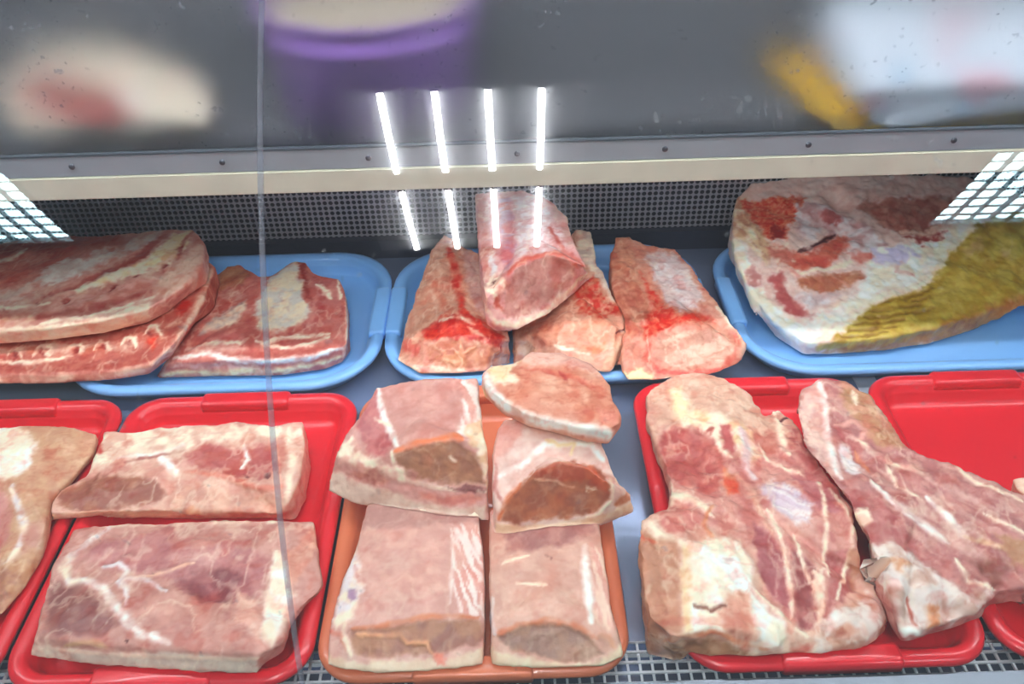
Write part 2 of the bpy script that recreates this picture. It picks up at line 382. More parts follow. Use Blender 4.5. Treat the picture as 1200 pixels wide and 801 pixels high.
def rim(x, y, inner=-.031):
    """True where a point stands over a tray's rim"""
    m = np.zeros(np.shape(x), bool)
    for (cx, cy, w, d, r) in TRAYS:
        qx = np.abs(x-cx)-w/2+r; qy = np.abs(y-cy)-d/2+r
        s = np.hypot(np.maximum(qx, 0), np.maximum(qy, 0))+np.minimum(np.maximum(qx, qy), 0)-r
        m |= (s > inner) & (s < OUTER[0])
    return m
def meat(name, label, zb, ring, base, feats=(), group=None, cat='meat', dome=.5, vox=.0019, smooth=5, rough=1.6, fine=.35, back='F', mott=90, hills=(), marb=.0, MB=1.0, drape=False):
    """ring: (px, py, z[, bx, by]) top outline with height in cm over the base; bottom outline under it unless given.
    The block is voxelised, rounded and roughened; feats colour its muscles, fat seams and skin in the block's own plane."""
    _seed[0] += 7; sd = _seed[0]
    OUTER[0] = .004 if drape else .027
    T = []; Bt = []
    for r in ring:
        t = atz(r[0], r[1], zb+r[2]/100); T.append(t)
        b = atz(r[3], r[4], zb) if len(r) > 3 else np.array([t[0], t[1], zb])
        if zb < .036 and rim(b[0], b[1], -.05 if len(r) > 3 else -.031):
            b = atz(r[3], r[4], .0405) if len(r) > 3 else np.array([t[0], t[1], .0405])
            if T[-1][2] < .052: T[-1] = atz(r[0], r[1], .052)
        Bt.append(b)
    T = np.array(T); Bt = np.array(Bt); n = len(T)
    c = T.mean(0); cb = Bt.mean(0)
    mid1 = c+(T-c)*.62+np.array([0, 0, dome*.008]); top = c+np.array([0, 0, dome*.011])
    V = [*(cb+(Bt-cb)*.5), *Bt, *(Bt*.5+T*.5), *T, *mid1]; f = []
    for k in range(4):
        for i in range(n):
            j = (i+1) % n; f.append((k*n+i, k*n+j, (k+1)*n+j)); f.append((k*n+i, (k+1)*n+j, (k+1)*n+i))
    V += [cb, top]; ib = len(V)-2; it = len(V)-1
    for i in range(n):
        j = (i+1) % n; f.append((ib, j, i)); f.append((it, 4*n+i, 4*n+j))
    me = bpy.data.meshes.new('tmp'); me.from_pydata([tuple(map(float, p)) for p in V], [], f); me.update()
    bm = bmesh.new(); bm.from_mesh(me); bmesh.ops.recalc_face_normals(bm, faces=bm.faces[:]); bm.to_mesh(me); bm.free()
    ob = bpy.data.objects.new('tmp', me); COL.objects.link(ob)
    md = ob.modifiers.new('r', 'REMESH'); md.mode = 'VOXEL'; md.voxel_size = vox
    md2 = ob.modifiers.new('s', 'SMOOTH'); md2.factor = .5; md2.iterations = smooth*3
    dg = bpy.context.evaluated_depsgraph_get(); em = bpy.data.meshes.new_from_object(ob.evaluated_get(dg))
    bpy.data.objects.remove(ob); em.name = name
    nv = len(em.vertices); P = np.empty(nv*3); em.vertices.foreach_get('co', P); P = P.reshape(-1, 3)
    Nn = np.empty(nv*3); em.vertex_normals.foreach_get('vector', Nn); Nn = Nn.reshape(-1, 3)
    # block plane frame
    cx = float(np.mean([r[0] for r in ring])); cy = float(np.mean([r[1] for r in ring])); zm = zb+float(np.mean([r[2] for r in ring]))*.0075
    dv = ray(cx, cy); o0 = atz(cx, cy, zm); sx = 1/np.linalg.norm(atz(cx+1, cy, zm)-o0); sy = 1/np.linalg.norm(atz(cx, cy+1, zm)-o0)
    def q_of(p): return np.array([(p[0]-o0[0])*sx, -(p[1]-o0[1])*sy])
    def px2(pt): return q_of(atz(pt[0], pt[1], zm))
    Qp = P-dv[None]*((P[:, 2]-zm)/dv[2])[:, None]; Q = np.stack([(Qp[:, 0]-o0[0])*sx, -(Qp[:, 1]-o0[1])*sy], 1)
    facing = sst(-(Nn@dv), -.25, .0)
    w1 = np.stack([fbm(P*95, sd), fbm(P*95+31, sd+1)], 1)-.5; w2 = np.stack([fbm(P*330, sd+2, 2), fbm(P*330+9, sd+3, 2)], 1)-.5
    b1, b2 = C(base[0]), C(base[1]); m = sst(fbm(P*mott, sd+4, 4), .3, .7)[:, None]
    col = b1*(1-m)+b2*m; disp = (fbm(P*38, sd+5, 3)-.5)*rough*2.6/1000 + (fbm(P*105, sd+7, 2)-.5)*rough*.9/1000 + (fbm(P*240, sd+6, 2)-.5)*fine*2/1000
    if len(base) > 2:     # long muscle fibres: (angle deg, colour, strength, frequency per px)
        ang, c3, st, fr = base[2]; a = math.radians(ang); t = Q[:, 0]*math.cos(a)+Q[:, 1]*math.sin(a); s = -Q[:, 0]*math.sin(a)+Q[:, 1]*math.cos(a)
        sn = sst(fbm(np.stack([t*fr*.12, s*fr+w1[:, 0]*3, np.zeros(nv)], 1), sd+8, 3), .42, .68)[:, None]*st; col = col*(1-sn)+C(c3)*sn
    if marb:
        r = 1-np.abs(fbm(P*60, sd+9, 4)-.5)*2; k = (sst(r, .93, .99)*marb)[:, None]; col = col*(1-k)+C('F')*k
    for ft in feats:
        kind, cc, wd, pts = ft[:4]; bump = ft[4] if len(ft) > 4 else 0; opt = ft[5] if len(ft) > 5 else {}
        pts = np.array([px2(p) for p in pts]); pad = 14+(wd if kind == 'l' else 4)
        sel = np.where((Q[:, 0] > pts[:, 0].min()-pad) & (Q[:, 0] < pts[:, 0].max()+pad) & (Q[:, 1] > pts[:, 1].min()-pad) & (Q[:, 1] < pts[:, 1].max()+pad))[0]
        if not len(sel): continue
        wa = opt.get('warp', 1.0)*(.6 if kind == 'l' else 1); q = Q[sel]+w1[sel]*9*wa+w2[sel]*3.5*wa
        d = np.full(len(sel), 1e9); last = len(pts) if kind == 'p' and len(pts) > 2 else len(pts)-1
        if len(pts) == 1: d = np.linalg.norm(q-pts[0], axis=1)
        tt = np.full(len(sel), .5)
        for i in range(last):
            a_, b_ = pts[i], pts[(i+1) % len(pts)]; ds = seg_d(q, a_, b_)
            if kind == 'l': ab = b_-a_; ts = np.clip(((q-a_)@ab)/max(ab@ab, 1e-9), 0, 1); tt = np.where(ds < d, (i+ts)/last, tt)
            d = np.minimum(d, ds)
        if kind == 'p':
            d = np.where(inside(q, pts), -d, d); mk = 1-sst(d+(fbm(P[sel]*150, sd+14, 2)-.5)*6, -wd*1.3-.5, wd*.7+.5)
        else:
            wn = wd*.5*(.55+.9*fbm(P[sel]*45, sd+11, 2)); wn = wn*((.35+.65*np.sin(np.pi*np.clip(tt, 0, 1))**.5) if opt.get('warp', 1) > .65 and wd < 13 else 1)
            mk = (1-sst(d, wn*.2, wn*1.4+1.6))*(.5+.5*sst(fbm(P[sel]*75+3, sd+15, 2), .30, .55))
        mk = mk*facing[sel]; cl = C(cc)[None]
        if 'to' in opt:
            mm = sst(fbm(P[sel]*opt.get('sc', 75), sd+13, 3), .35, .65)[:, None]; cl = cl*(1-mm)+C(opt['to'])*mm
        if 'st' in opt:
            ang, c3, stn, fr = opt['st']; a = math.radians(ang); t = Q[sel, 0]*math.cos(a)+Q[sel, 1]*math.sin(a); s = -Q[sel, 0]*math.sin(a)+Q[sel, 1]*math.cos(a)
            sn = sst(fbm(np.stack([t*fr*.12, s*fr+w1[sel, 0]*2, np.zeros(len(sel))], 1), sd+12, 2), .4, .62)[:, None]*stn; cl = cl*(1-sn)+C(c3)*sn
            disp[sel] -= mk*(sn[:, 0]*.5)/1000
        k = (mk*opt.get('a', 1.0))[:, None]; col[sel] = col[sel]*(1-k)+cl*k; disp[sel] += mk*bump/1000
    pa = fbm(P*62+5, sd+30, 4); k = (sst(pa, .56, .72)*.26*MB)[:, None]; col = col*(1-k)+(C('F')*.6+col*.4+8)*k
    k = (sst(pa, .46, .30)*.40*MB)[:, None] if False else ((1-sst(pa, .28, .46))*.50*MB)[:, None]; col = col*(1-k)+(col*np.array([.93, .74, .72]))*k
    gm = sst(fbm(P*22+2, sd+40, 2), .38, .62)
    rg2 = 1-np.abs(fbm(P*np.array([52, 34, 45])+11, sd+33, 4)-.5)*2; k = (sst(rg2, .88, .985)*.36*MB*gm)[:, None]; col = col*(1-k)+C('F')*k; disp += k[:, 0]*.0005
    rg3 = 1-np.abs(fbm(P*np.array([60, 90, 60])+23, sd+36, 3)-.5)*2; k = (sst(rg3, .92, .99)*.26*MB*(1-gm*.6))[:, None]; col = col*(1-k)+(col*np.array([.86, .66, .64]))*k; disp -= k[:, 0]*.0012
    col = col*facing[:, None]+C(back)[None]*(1-facing[:, None])
    g = col@np.array([.3, .59, .11]); col = g[:, None]+(col-g[:, None])*SAT
    col = 182+(col-182)*1.22
    v = (fbm(P*45, sd+20, 3)-.5)[:, None]; col = np.clip(col*(1+.10*v), 0, 255)
    for (hx, hy, hz, hr) in hills:
        hq = px2((hx, hy)); d = np.linalg.norm(Q-hq, axis=1); disp += np.exp(-(d/hr)**2)*hz/1000*(facing)
    disp *= np.clip((P[:, 2]-zb)/.004, 0, 1)
    P2 = P+Nn*disp[:, None]; P2[:, 2] = np.maximum(P2[:, 2], zb)
    if zb < .07: P2[:, 2] = np.where(rim(P2[:, 0], P2[:, 1]) & (P2[:, 2] < .0402), .0402, P2[:, 2])
    lo, hi = P2.min(0), P2.max(0); Pa = P2.copy()
    def press(gap):
        for (l2, h2, tree) in BUILT:      # lie on the neighbour's surface instead of inside it
            if np.any(lo > h2) or np.any(hi < l2): continue
            for i in np.where(np.all((P2 > l2) & (P2 < h2), axis=1))[0]:
                q, nn, _, dd = tree.find_nearest(Vector(P2[i]), .09)
                if q is not None:
                    e = (Vector(P2[i])-q).dot(nn)
                    if e < gap*.7: P2[i] = q+nn*gap
    press(.0012)
    lo, hi = lo-.004, hi+.004
    mvd = (np.linalg.norm(P2-Pa, axis=1) > 1e-5) | (rim(P2[:, 0], P2[:, 1]) & (P2[:, 2] < .043))
    if mvd.any():      # ease the folds where the block was pressed against something
        E = np.empty(len(em.edges)*2, np.int64); em.edges.foreach_get('vertices', E); E = E.reshape(-1, 2)
        dg_ = np.bincount(E.ravel(), minlength=nv)[:, None]
        w = mvd.astype(float)
        for _ in range(5): a_ = np.zeros(nv); np.maximum.at(a_, E[:, 0], w[E[:, 1]]); np.maximum.at(a_, E[:, 1], w[E[:, 0]]); w = np.maximum(w, a_*.85)
        for _ in range(7):
            A = np.zeros((nv, 3)); np.add.at(A, E[:, 0], P2[E[:, 1]]); np.add.at(A, E[:, 1], P2[E[:, 0]]); P2 = P2+(A/dg_-P2)*(.6*w)[:, None]
        press(.0012)
    Tn = np.array([list(f_.vertices) for f_ in em.polygons])
    for gap in (.0015, .002, .003, .004, .005):
        hit = False; tr = BVHTree.FromPolygons([tuple(p) for p in P2.tolist()], Tn.tolist())
        for (l2, h2, tree) in BUILT:
            if np.any(lo > h2) or np.any(hi < l2): continue
            fs = {a_ for a_, _ in tr.overlap(tree)}
            for v_ in {int(x) for a_ in fs for x in Tn[a_]}:
                q, nn, _, dd = tree.find_nearest(Vector(P2[v_]), .09)
                if q is not None: P2[v_] = q+nn*gap; hit = True
        if not hit: break
    em.vertices.foreach_set('co', P2.ravel()); em.update()
    bb = bmesh.new(); bb.from_mesh(em); BUILT.append((P2.min(0), P2.max(0), BVHTree.FromBMesh(bb))); bb.free()
    org = np.array([P[:, 0].mean(), P[:, 1].mean(), zb]); em.vertices.foreach_set('co', (P2-org).ravel()); 
    at = em.color_attributes.new('Col', 'FLOAT_COLOR', 'POINT'); at.data.foreach_set('color', np.concatenate([lin(col), np.ones((nv, 1))], 1).ravel())
    em.materials.clear(); em.update()
    o = link(name, em, M_meat); o.location = org
    return tag(o, label, cat, group)

GL = 'flat pork slabs on the red trays'; GO = 'boneless pork loin blocks on the orange tray'; GR_ = 'rib-in loin chunks on the middle blue tray'; GB = 'pork belly slabs on the left blue tray'; GS = 'bone-in pork shoulders on the red tray'
# --- left red tray
meat('pork_slab', 'tan-topped pork piece cut by the left frame edge, on the leftmost red tray', .010,
 [(-90, 506, 5), (0, 499, 5), (50, 497, 5), (85, 499, 5), (114, 507, 4.5), (110, 530, 3.8), (84, 560, 3.8), (60, 582, 4.3), (54, 612, 5), (48, 640, 4, 50, 660), (28, 668, 3, 32, 690), (5, 696, 2.5, 5, 722), (-80, 715, 2, -80, 745), (-95, 610, 5)],
 ((212, 174, 146), (202, 158, 134)),
 [('p', 'F', 4, [(-60, 500), (30, 502), (42, 520), (38, 545), (20, 560), (-60, 575)], .5, {'to': 'W'}),
  ('p', (206, 150, 140), 4, [(-60, 572), (2, 568), (14, 590), (14, 625), (0, 648), (-60, 660)], -.5),
  ('l', 'V', 8, [(6, 658), (22, 640), (30, 622), (24, 600), (14, 570)], .6, {'to': 'F'}),
  ('p', (198, 150, 136), 5, [(30, 610), (52, 610), (48, 640), (26, 645)], 0),
  ('p', 'B', 5, [(-50, 662), (10, 655), (45, 640), (46, 664), (25, 695), (-50, 720)], -.3, {'to': (196, 152, 120)})], GL, rough=1.4)
# --- slabs on the second red tray
meat('pork_slab', 'rear one of the two flat slabs on the red tray, brown muscle at its left end', .012,
 [(122, 505, 4), (160, 505, 4), (200, 500, 4), (240, 497, 4), (280, 493, 4), (318, 499, 4), (355, 492, 4), (358, 522, 4), (352, 560, 4), (340, 585, 3.6), (330, 602, 2.2, 330, 608), (200, 598, 2.5, 200, 608), (100, 600, 1.5, 95, 609), (56, 600, .8, 52, 610), (70, 575, 2.5), (100, 556, 4), (113, 530, 4)],
 ((222, 184, 166), (210, 160, 146)),
 [('p', 'F', 4, [(118, 500), (200, 498), (330, 496), (355, 495), (354, 512), (300, 515), (230, 520), (215, 535), (180, 540), (130, 545), (108, 552), (112, 525)], .4, {'to': (224, 186, 168)}),
  ('p', (178, 128, 108), 3, [(66, 577), (106, 557), (130, 554), (182, 560), (196, 577), (184, 590), (130, 597), (80, 595)], -1.2, {'to': (164, 112, 98)}),
  ('l', 'W', 4, [(142, 536), (180, 532), (216, 522)], .6),
  ('l', (186, 130, 120), 2, [(150, 540), (218, 527)], -.5),
  ('p', 'L', 4, [(214, 533), (238, 521), (280, 522), (318, 520), (326, 552), (300, 560), (268, 556), (235, 551)], -.6, {'to': (184, 112, 108)}),
  ('l', 'W', 5, [(284, 520), (288, 535), (280, 545)], .5), ('p', 'K', 1.5, [(280, 553), (288, 556), (284, 560)], -1.5), ('p', 'K', 1.5, [(309, 553), (317, 554), (312, 559)], -1.5),
  ('l', (218, 150, 132), 5, [(225, 552), (260, 558), (310, 572), (330, 568)], .6),
  ('p', (222, 178, 158), 5, [(202, 562), (250, 572), (320, 580), (335, 590), (325, 612), (190, 612), (196, 585)], .3, {'to': (208, 160, 144)}),
  ('l', 'W', 8, [(190, 535), (208, 556)], .5), ('l', 'F', 9, [(336, 502), (340, 540), (334, 590)], .5),
  ('l', (230, 200, 172), 6, [(55, 604), (120, 602), (200, 603)], .2), ('l', 'O', 4, [(212, 603), (225, 597), (236, 603)], .5),
  ('l', (196, 96, 88), 4, [(116, 518), (122, 532)], .2), ('l', (150, 100, 84), 3, [(104, 575), (110, 562), (118, 552)], -.8)], GL, rough=2.2, hills=((285, 545, -5, 22), (240, 575, 4, 20), (130, 578, -3, 24)))
meat('pork_slab', 'front one of the two flat slabs on the red tray, skin edge along its front', .012,
 [(86, 620, 4.3), (130, 613, 4.3), (200, 611, 4.4), (290, 609, 4.4), (368, 608, 4.2), (372, 645, 4.2), (379, 682, 3.5), (372, 696, 3), (352, 712, 4), (338, 728, 4), (334, 750, 4.8, 334, 765), (318, 760, 4.8, 314, 777), (303, 764, 5, 302, 792), (240, 762, 5, 240, 790), (170, 757, 5, 170, 786), (100, 752, 5, 100, 780), (42, 742, 5, 34, 771), (50, 705, 3.8), (60, 665, 4.1), (74, 640, 4.2)],
 ((206, 162, 150), (196, 148, 138)),
 [('l', 'F', 8, [(95, 617), (200, 613), (340, 612)], .5, {'to': 'P'}),
  ('p', (198, 146, 140), 4, [(95, 655), (120, 636), (190, 622), (215, 642), (280, 640), (318, 650), (306, 700), (205, 680), (130, 668)], -.3, {'to': (184, 130, 128)}),
  ('p', (176, 118, 116), 4, [(200, 684), (225, 668), (262, 658), (292, 676), (300, 700), (255, 706), (214, 692)], -1.6, {'to': (146, 92, 94)}),
  ('p', (188, 128, 122), 3, [(188, 620), (200, 614), (212, 630), (260, 636), (245, 645), (205, 646)], 1.2, {'to': (204, 148, 138)}),
  ('p', (188, 124, 118), 3, [(248, 634), (275, 630), (300, 634), (275, 640), (258, 642)], .8),
  ('p', (166, 122, 114), 5, [(58, 678), (110, 688), (146, 728), (120, 745), (52, 745)], -1.0, {'to': (150, 106, 102)}),
  ('p', (192, 144, 134), 5, [(135, 690), (200, 692), (290, 716), (310, 752), (200, 754), (160, 722)], 0, {'to': (206, 158, 146)}),
  ('l', 'V', 12, [(128, 620), (92, 645), (78, 662), (84, 682), (112, 682)], .9, {'to': 'F'}),
  ('l', 'W', 9, [(100, 680), (125, 690), (140, 712), (165, 738), (200, 752)], 1.0),
  ('l', 'V', 5, [(122, 664), (140, 660), (152, 668), (142, 680), (150, 690), (150, 706)], .8), ('l', 'V', 5, [(140, 680), (170, 676), (196, 692)], .8),
  ('l', (232, 190, 168), 3, [(160, 676), (200, 668), (228, 658)], .5),
  ('p', 'F', 4, [(318, 642), (336, 650), (336, 690), (342, 700), (330, 735), (318, 760), (300, 742), (310, 700)], .8, {'to': 'W'}),
  ('p', (212, 160, 144), 3, [(330, 650), (372, 612), (374, 640), (350, 680), (338, 690)], 0, {'to': (226, 184, 164)}),
  ('p', (220, 172, 158), 4, [(275, 690), (300, 700), (306, 745), (318, 762), (298, 752), (275, 725)], .8),
  ('l', (210, 170, 140), 5, [(80, 755), (110, 750), (130, 757)], .2),
  ('p', (226, 206, 190), 2.5, [(30, 752), (120, 764), (200, 762), (302, 770), (304, 795), (30, 785)], .2, {'to': (214, 190, 176), 'warp': .4}),
  ('l', (238, 210, 190), 3, [(40, 757), (170, 768), (300, 770)], .4, {'warp': .4}), ('p', 'K', 1, [(150, 746), (154, 746), (152, 749)], 0)], GL, rough=2.2, hills=((245, 684, -7, 26), (175, 655, -3, 18), (100, 700, 3, 20), (290, 735, 3, 18)))

# --- loin blocks on the orange tray
meat('pork_loin_block', 'front left loin block on the orange tray, beside the red tray', .011,
 [(430, 588, 5.3), (500, 588, 5.6), (560, 592, 5.3), (566, 650, 5.2), (568, 712, 5.0, 567, 783), (530, 718, 5.4, 530, 788), (490, 722, 5.5, 490, 791), (440, 729, 5.2, 440, 793), (408, 733, 4.6, 404, 790), (384, 742, 3.6, 381, 784), (394, 700, 4.2), (412, 655, 4.6), (421, 622, 4.7)],
 ((220, 180, 168), (210, 166, 154)),
 [('p', (186, 146, 138), 5, [(425, 590), (560, 590), (560, 612), (500, 618), (425, 622)], 0),
  ('p', 'V', 3, [(416, 640), (424, 660), (426, 690), (412, 725), (396, 735), (388, 728), (400, 690), (408, 655)], .6, {'to': 'F'}),
  ('p', (176, 148, 168), 2, [(407, 692), (417, 690), (420, 700), (412, 705)], -.4), ('l', (206, 150, 140), 5, [(417, 662), (422, 682)], 0), ('p', (150, 140, 156), 1, [(397, 712), (400, 711), (399, 715)], 0),
  ('p', 'P', 4, [(528, 615), (562, 612), (568, 665), (568, 722), (535, 718), (528, 670)], .3, {'st': (68, 'W', .75, .28)}),
  ('l', 'W', 4, [(528, 620), (530, 660), (526, 705)], .4, {'a': .7}),
  ('p', (184, 140, 116), 2.5, [(410, 738), (440, 734), (475, 730), (520, 722), (563, 724), (566, 750), (545, 758), (520, 768), (480, 768), (440, 772), (415, 766)], -1.0, {'to': (166, 122, 108)}),
  ('l', 'O', 6, [(414, 736), (450, 731), (480, 725), (520, 719), (560, 722)], .4),
  ('l', (222, 172, 138), 5, [(418, 742), (445, 744), (468, 742), (478, 752), (500, 752), (508, 768)], 1.6),
  ('p', (232, 214, 192), 2.5, [(380, 766), (420, 774), (470, 772), (520, 772), (568, 756), (568, 795), (380, 798)], .5, {'to': (222, 196, 172)}),
  ('p', (222, 150, 132), 2, [(508, 766), (520, 764), (526, 780), (510, 780)], .5), ('l', (214, 130, 112), 5, [(380, 738), (400, 742), (410, 764)], .5), ('l', 'F', 6, [(404, 724), (404, 745), (412, 768)], .8)], GO, rough=1.2, MB=.45)
meat('pork_loin_block', 'front right loin block on the orange tray, white fat seam on top', .011,
 [(574, 596, 5.3), (640, 594, 5.6), (700, 600, 5.3), (708, 645, 5.1), (714, 695, 5.0), (722, 735, 4.2, 734, 772), (702, 741, 4.8, 706, 785), (662, 726, 5.4, 662, 787), (625, 721, 5.7, 620, 786), (592, 728, 5.3, 582, 783), (576, 735, 4.8, 575, 782), (573, 670, 5.2)],
 ((222, 184, 168), (212, 170, 154)),
 [('p', (190, 144, 134), 5, [(580, 606), (700, 600), (700, 630), (660, 640), (600, 650)], 0, {'to': (168, 120, 114)}),
  ('p', (224, 178, 164), 3, [(690, 640), (708, 640), (722, 735), (712, 742), (692, 720)], 0, {'st': (80, 'F', .6, .3)}),
  ('l', 'W', 9, [(684, 640), (688, 690), (692, 730)], .6),
  ('l', 'F', 3, [(605, 682), (640, 684)], .2), ('l', 'F', 3, [(590, 660), (620, 652)], .2), ('p', (150, 100, 96), 1.5, [(640, 652), (648, 650), (648, 656)], -.6),
  ('p', (178, 142, 122), 2.5, [(582, 742), (605, 734), (640, 728), (672, 733), (690, 745), (706, 765), (695, 775), (650, 775), (600, 762)], -1.0, {'to': (160, 126, 112)}),
  ('l', 'O', 6, [(580, 742), (605, 732), (640, 726), (675, 731), (700, 748)], .4),
  ('l', 'V', 6, [(578, 700), (574, 728), (582, 742)], .6), ('l', (226, 176, 150), 6, [(700, 742), (712, 745), (720, 760)], .4),
  ('p', (230, 216, 190), 2.5, [(570, 756), (600, 766), (650, 776), (695, 776), (712, 768), (736, 740), (736, 790), (572, 795)], .5, {'to': (224, 198, 172)})], GO, rough=1.2, MB=.45)
meat('pork_loin_block', 'tall loin block at the rear left of the orange tray, skin band along its front', .058,
 [(440, 453, 7), (500, 443, 7.4), (560, 441, 7), (562, 470, 7), (566, 500, 6.8), (570, 520, 6.5, 574, 612), (548, 513, 7.2, 550, 613), (508, 519, 7.1, 500, 610), (464, 528, 6.5, 450, 600), (425, 542, 4.6, 412, 590), (390, 538, 3.2, 384, 576), (404, 510, 4.8), (422, 485, 6)],
 ((214, 168, 158), (204, 154, 144)),
 [('p', (204, 140, 136), 3, [(434, 455), (446, 452), (452, 485), (462, 520), (452, 538), (432, 532), (418, 500)], -.4, {'to': (186, 118, 118)}),
  ('p', 'F', 3, [(400, 520), (415, 510), (425, 530), (450, 542), (466, 545), (480, 565), (440, 562), (395, 545), (390, 530)], .8, {'to': (222, 176, 162)}),
  ('l', 'W', 7, [(444, 454), (450, 485), (460, 508), (466, 520)], .8), ('l', 'F', 3, [(440, 490), (458, 498)], .3),
  ('p', 'P', 3, [(534, 445), (558, 442), (566, 490), (560, 512), (532, 508), (542, 480)], .3, {'st': (65, 'W', .8, .22)}),
  ('p', 'F', 3, [(545, 500), (562, 488), (572, 520), (575, 575), (560, 545), (548, 518)], .6, {'to': (230, 196, 164)}),
  ('p', (184, 138, 112), 2.5, [(464, 530), (490, 520), (528, 514), (545, 522), (556, 535), (572, 568), (560, 572), (520, 570), (490, 562), (470, 548)], -1.2, {'to': (166, 122, 102)}),
  ('l', (226, 142, 104), 8, [(464, 527), (492, 517), (530, 511), (540, 514)], .5),
  ('l', 'F', 5, [(460, 528), (464, 548), (482, 565), (520, 575), (572, 578)], .8), ('l', 'F', 4, [(528, 534), (534, 541)], .8),
  ('p', (176, 118, 108), 3, [(402, 556), (440, 548), (458, 566), (430, 570)], -.4, {'to': (204, 150, 134)}),
  ('p', (138, 88, 84), 2, [(524, 574), (545, 570), (572, 572), (572, 580), (548, 583)], -1), ('p', (194, 128, 118), 2, [(484, 580), (520, 583), (566, 584), (570, 594), (530, 597), (496, 590)], -.5, {'to': (214, 154, 140)}),
  ('p', (224, 202, 186), 3, [(378, 552), (400, 558), (440, 572), (485, 590), (530, 599), (576, 598), (576, 622), (376, 600)], .4, {'to': (212, 184, 168), 'warp': .5})], GO, rough=1.4, MB=.45)
meat('pork_loin_block', 'rear right loin block of the orange tray, its arched cut face brown, under the slice', .058,
 [(590, 490, 6.2), (640, 487, 7), (690, 494, 6.8), (704, 515, 6.8), (722, 560, 4.5, 735, 588), (741, 578, 1.9, 743, 601), (715, 566, 5.4, 704, 618), (690, 546, 7, 672, 625), (655, 540, 7.4, 640, 629), (625, 552, 6.8, 610, 631), (600, 578, 4.8, 592, 632), (582, 598, 2.8, 578, 631), (577, 565, 3.8), (577, 530, 5), (582, 503, 6)],
 ((232, 208, 196), (222, 184, 172)),
 [('p', 'P', 4, [(578, 500), (620, 490), (600, 530), (580, 548)], 0), ('l', 'W', 8, [(580, 560), (612, 545), (640, 520), (690, 520), (706, 540)], .3),
  ('l', 'Y', 4, [(640, 515), (655, 522), (672, 520), (668, 534)], .3), ('l', (200, 140, 130), 4, [(582, 545), (580, 575), (590, 590)], 0),
  ('p', (190, 128, 100), 2.5, [(582, 612), (592, 590), (606, 568), (630, 548), (652, 538), (682, 541), (704, 550), (716, 565), (716, 585), (704, 600), (680, 608), (640, 613), (600, 616)], -1.0, {'to': (172, 116, 96)}),
  ('p', (202, 118, 88), 3, [(622, 556), (650, 540), (690, 544), (712, 566), (714, 580), (690, 566), (650, 562)], .5, {'to': (184, 104, 82)}),
  ('l', (226, 176, 150), 2, [(628, 560), (650, 563), (672, 572)], .5), ('p', 'F', 1.5, [(688, 570), (700, 568), (702, 573), (690, 575)], .6),
  ('l', (214, 134, 98), 5, [(582, 610), (594, 588), (610, 566)], .4), ('l', 'F', 4, [(716, 562), (718, 585), (706, 602), (690, 608)], .8),
  ('p', (206, 138, 108), 2, [(722, 592), (735, 572), (744, 588), (728, 600)], 0), ('l', 'F', 4, [(722, 562), (734, 570)], .5),
  ('p', (234, 208, 182), 2, [(576, 614), (610, 618), (650, 616), (700, 606), (746, 590), (746, 604), (700, 620), (640, 634), (576, 636)], .5, {'to': (226, 190, 162), 'warp': .4})], GO, rough=1.2, back='P', MB=.45)
meat('pork_slice', 'thick pork slice with a white fat rim lying across the rear loin blocks', .132,
 [(564, 440, 1.9), (576, 427, 1.9), (600, 424, 2.2), (622, 412, 2.4), (660, 412, 2.4), (690, 424, 2.4), (708, 438, 2.3), (717, 452, 2.2), (718, 468, 2.2), (727, 486, 2), (726, 496, 2, 726, 502), (714, 502, 2, 713, 521), (688, 502, 2, 686, 518), (655, 495, 2, 652, 508), (620, 486, 2, 618, 500), (592, 470, 2, 590, 486), (572, 452, 1.9, 568, 466)],
 ((218, 160, 138), (208, 142, 120)),
 [('p', (228, 188, 172), 3, [(612, 422), (625, 408), (662, 408), (695, 422), (712, 442), (690, 436), (650, 428), (620, 430)], .5, {'to': (216, 170, 156)}),
  ('p', (226, 178, 156), 4, [(630, 440), (660, 436), (690, 452), (690, 475), (650, 480), (625, 470)], 0, {'to': (214, 156, 134)}),
  ('l', (202, 112, 96), 6, [(612, 430), (640, 434), (662, 440), (690, 450), (705, 455)], -.6, {'to': (214, 140, 118)}), ('l', (190, 100, 90), 4, [(656, 434), (664, 446)], -.8),
  ('p', 'Y', 2.5, [(566, 432), (580, 426), (612, 424), (600, 436), (612, 446), (590, 452), (572, 446)], .4, {'to': 'F'}),
  ('l', 'W', 14, [(569, 442), (580, 464), (600, 480), (630, 493), (665, 500), (712, 508)], 1.2, {'warp': .5}), ('l', (206, 160, 110), 5, [(563, 452), (566, 466)], 0),
  ('p', (212, 142, 124), 3, [(700, 478), (724, 484), (726, 496), (700, 494)], 0)], None, vox=.0016, smooth=3, rough=2.2, dome=.4)

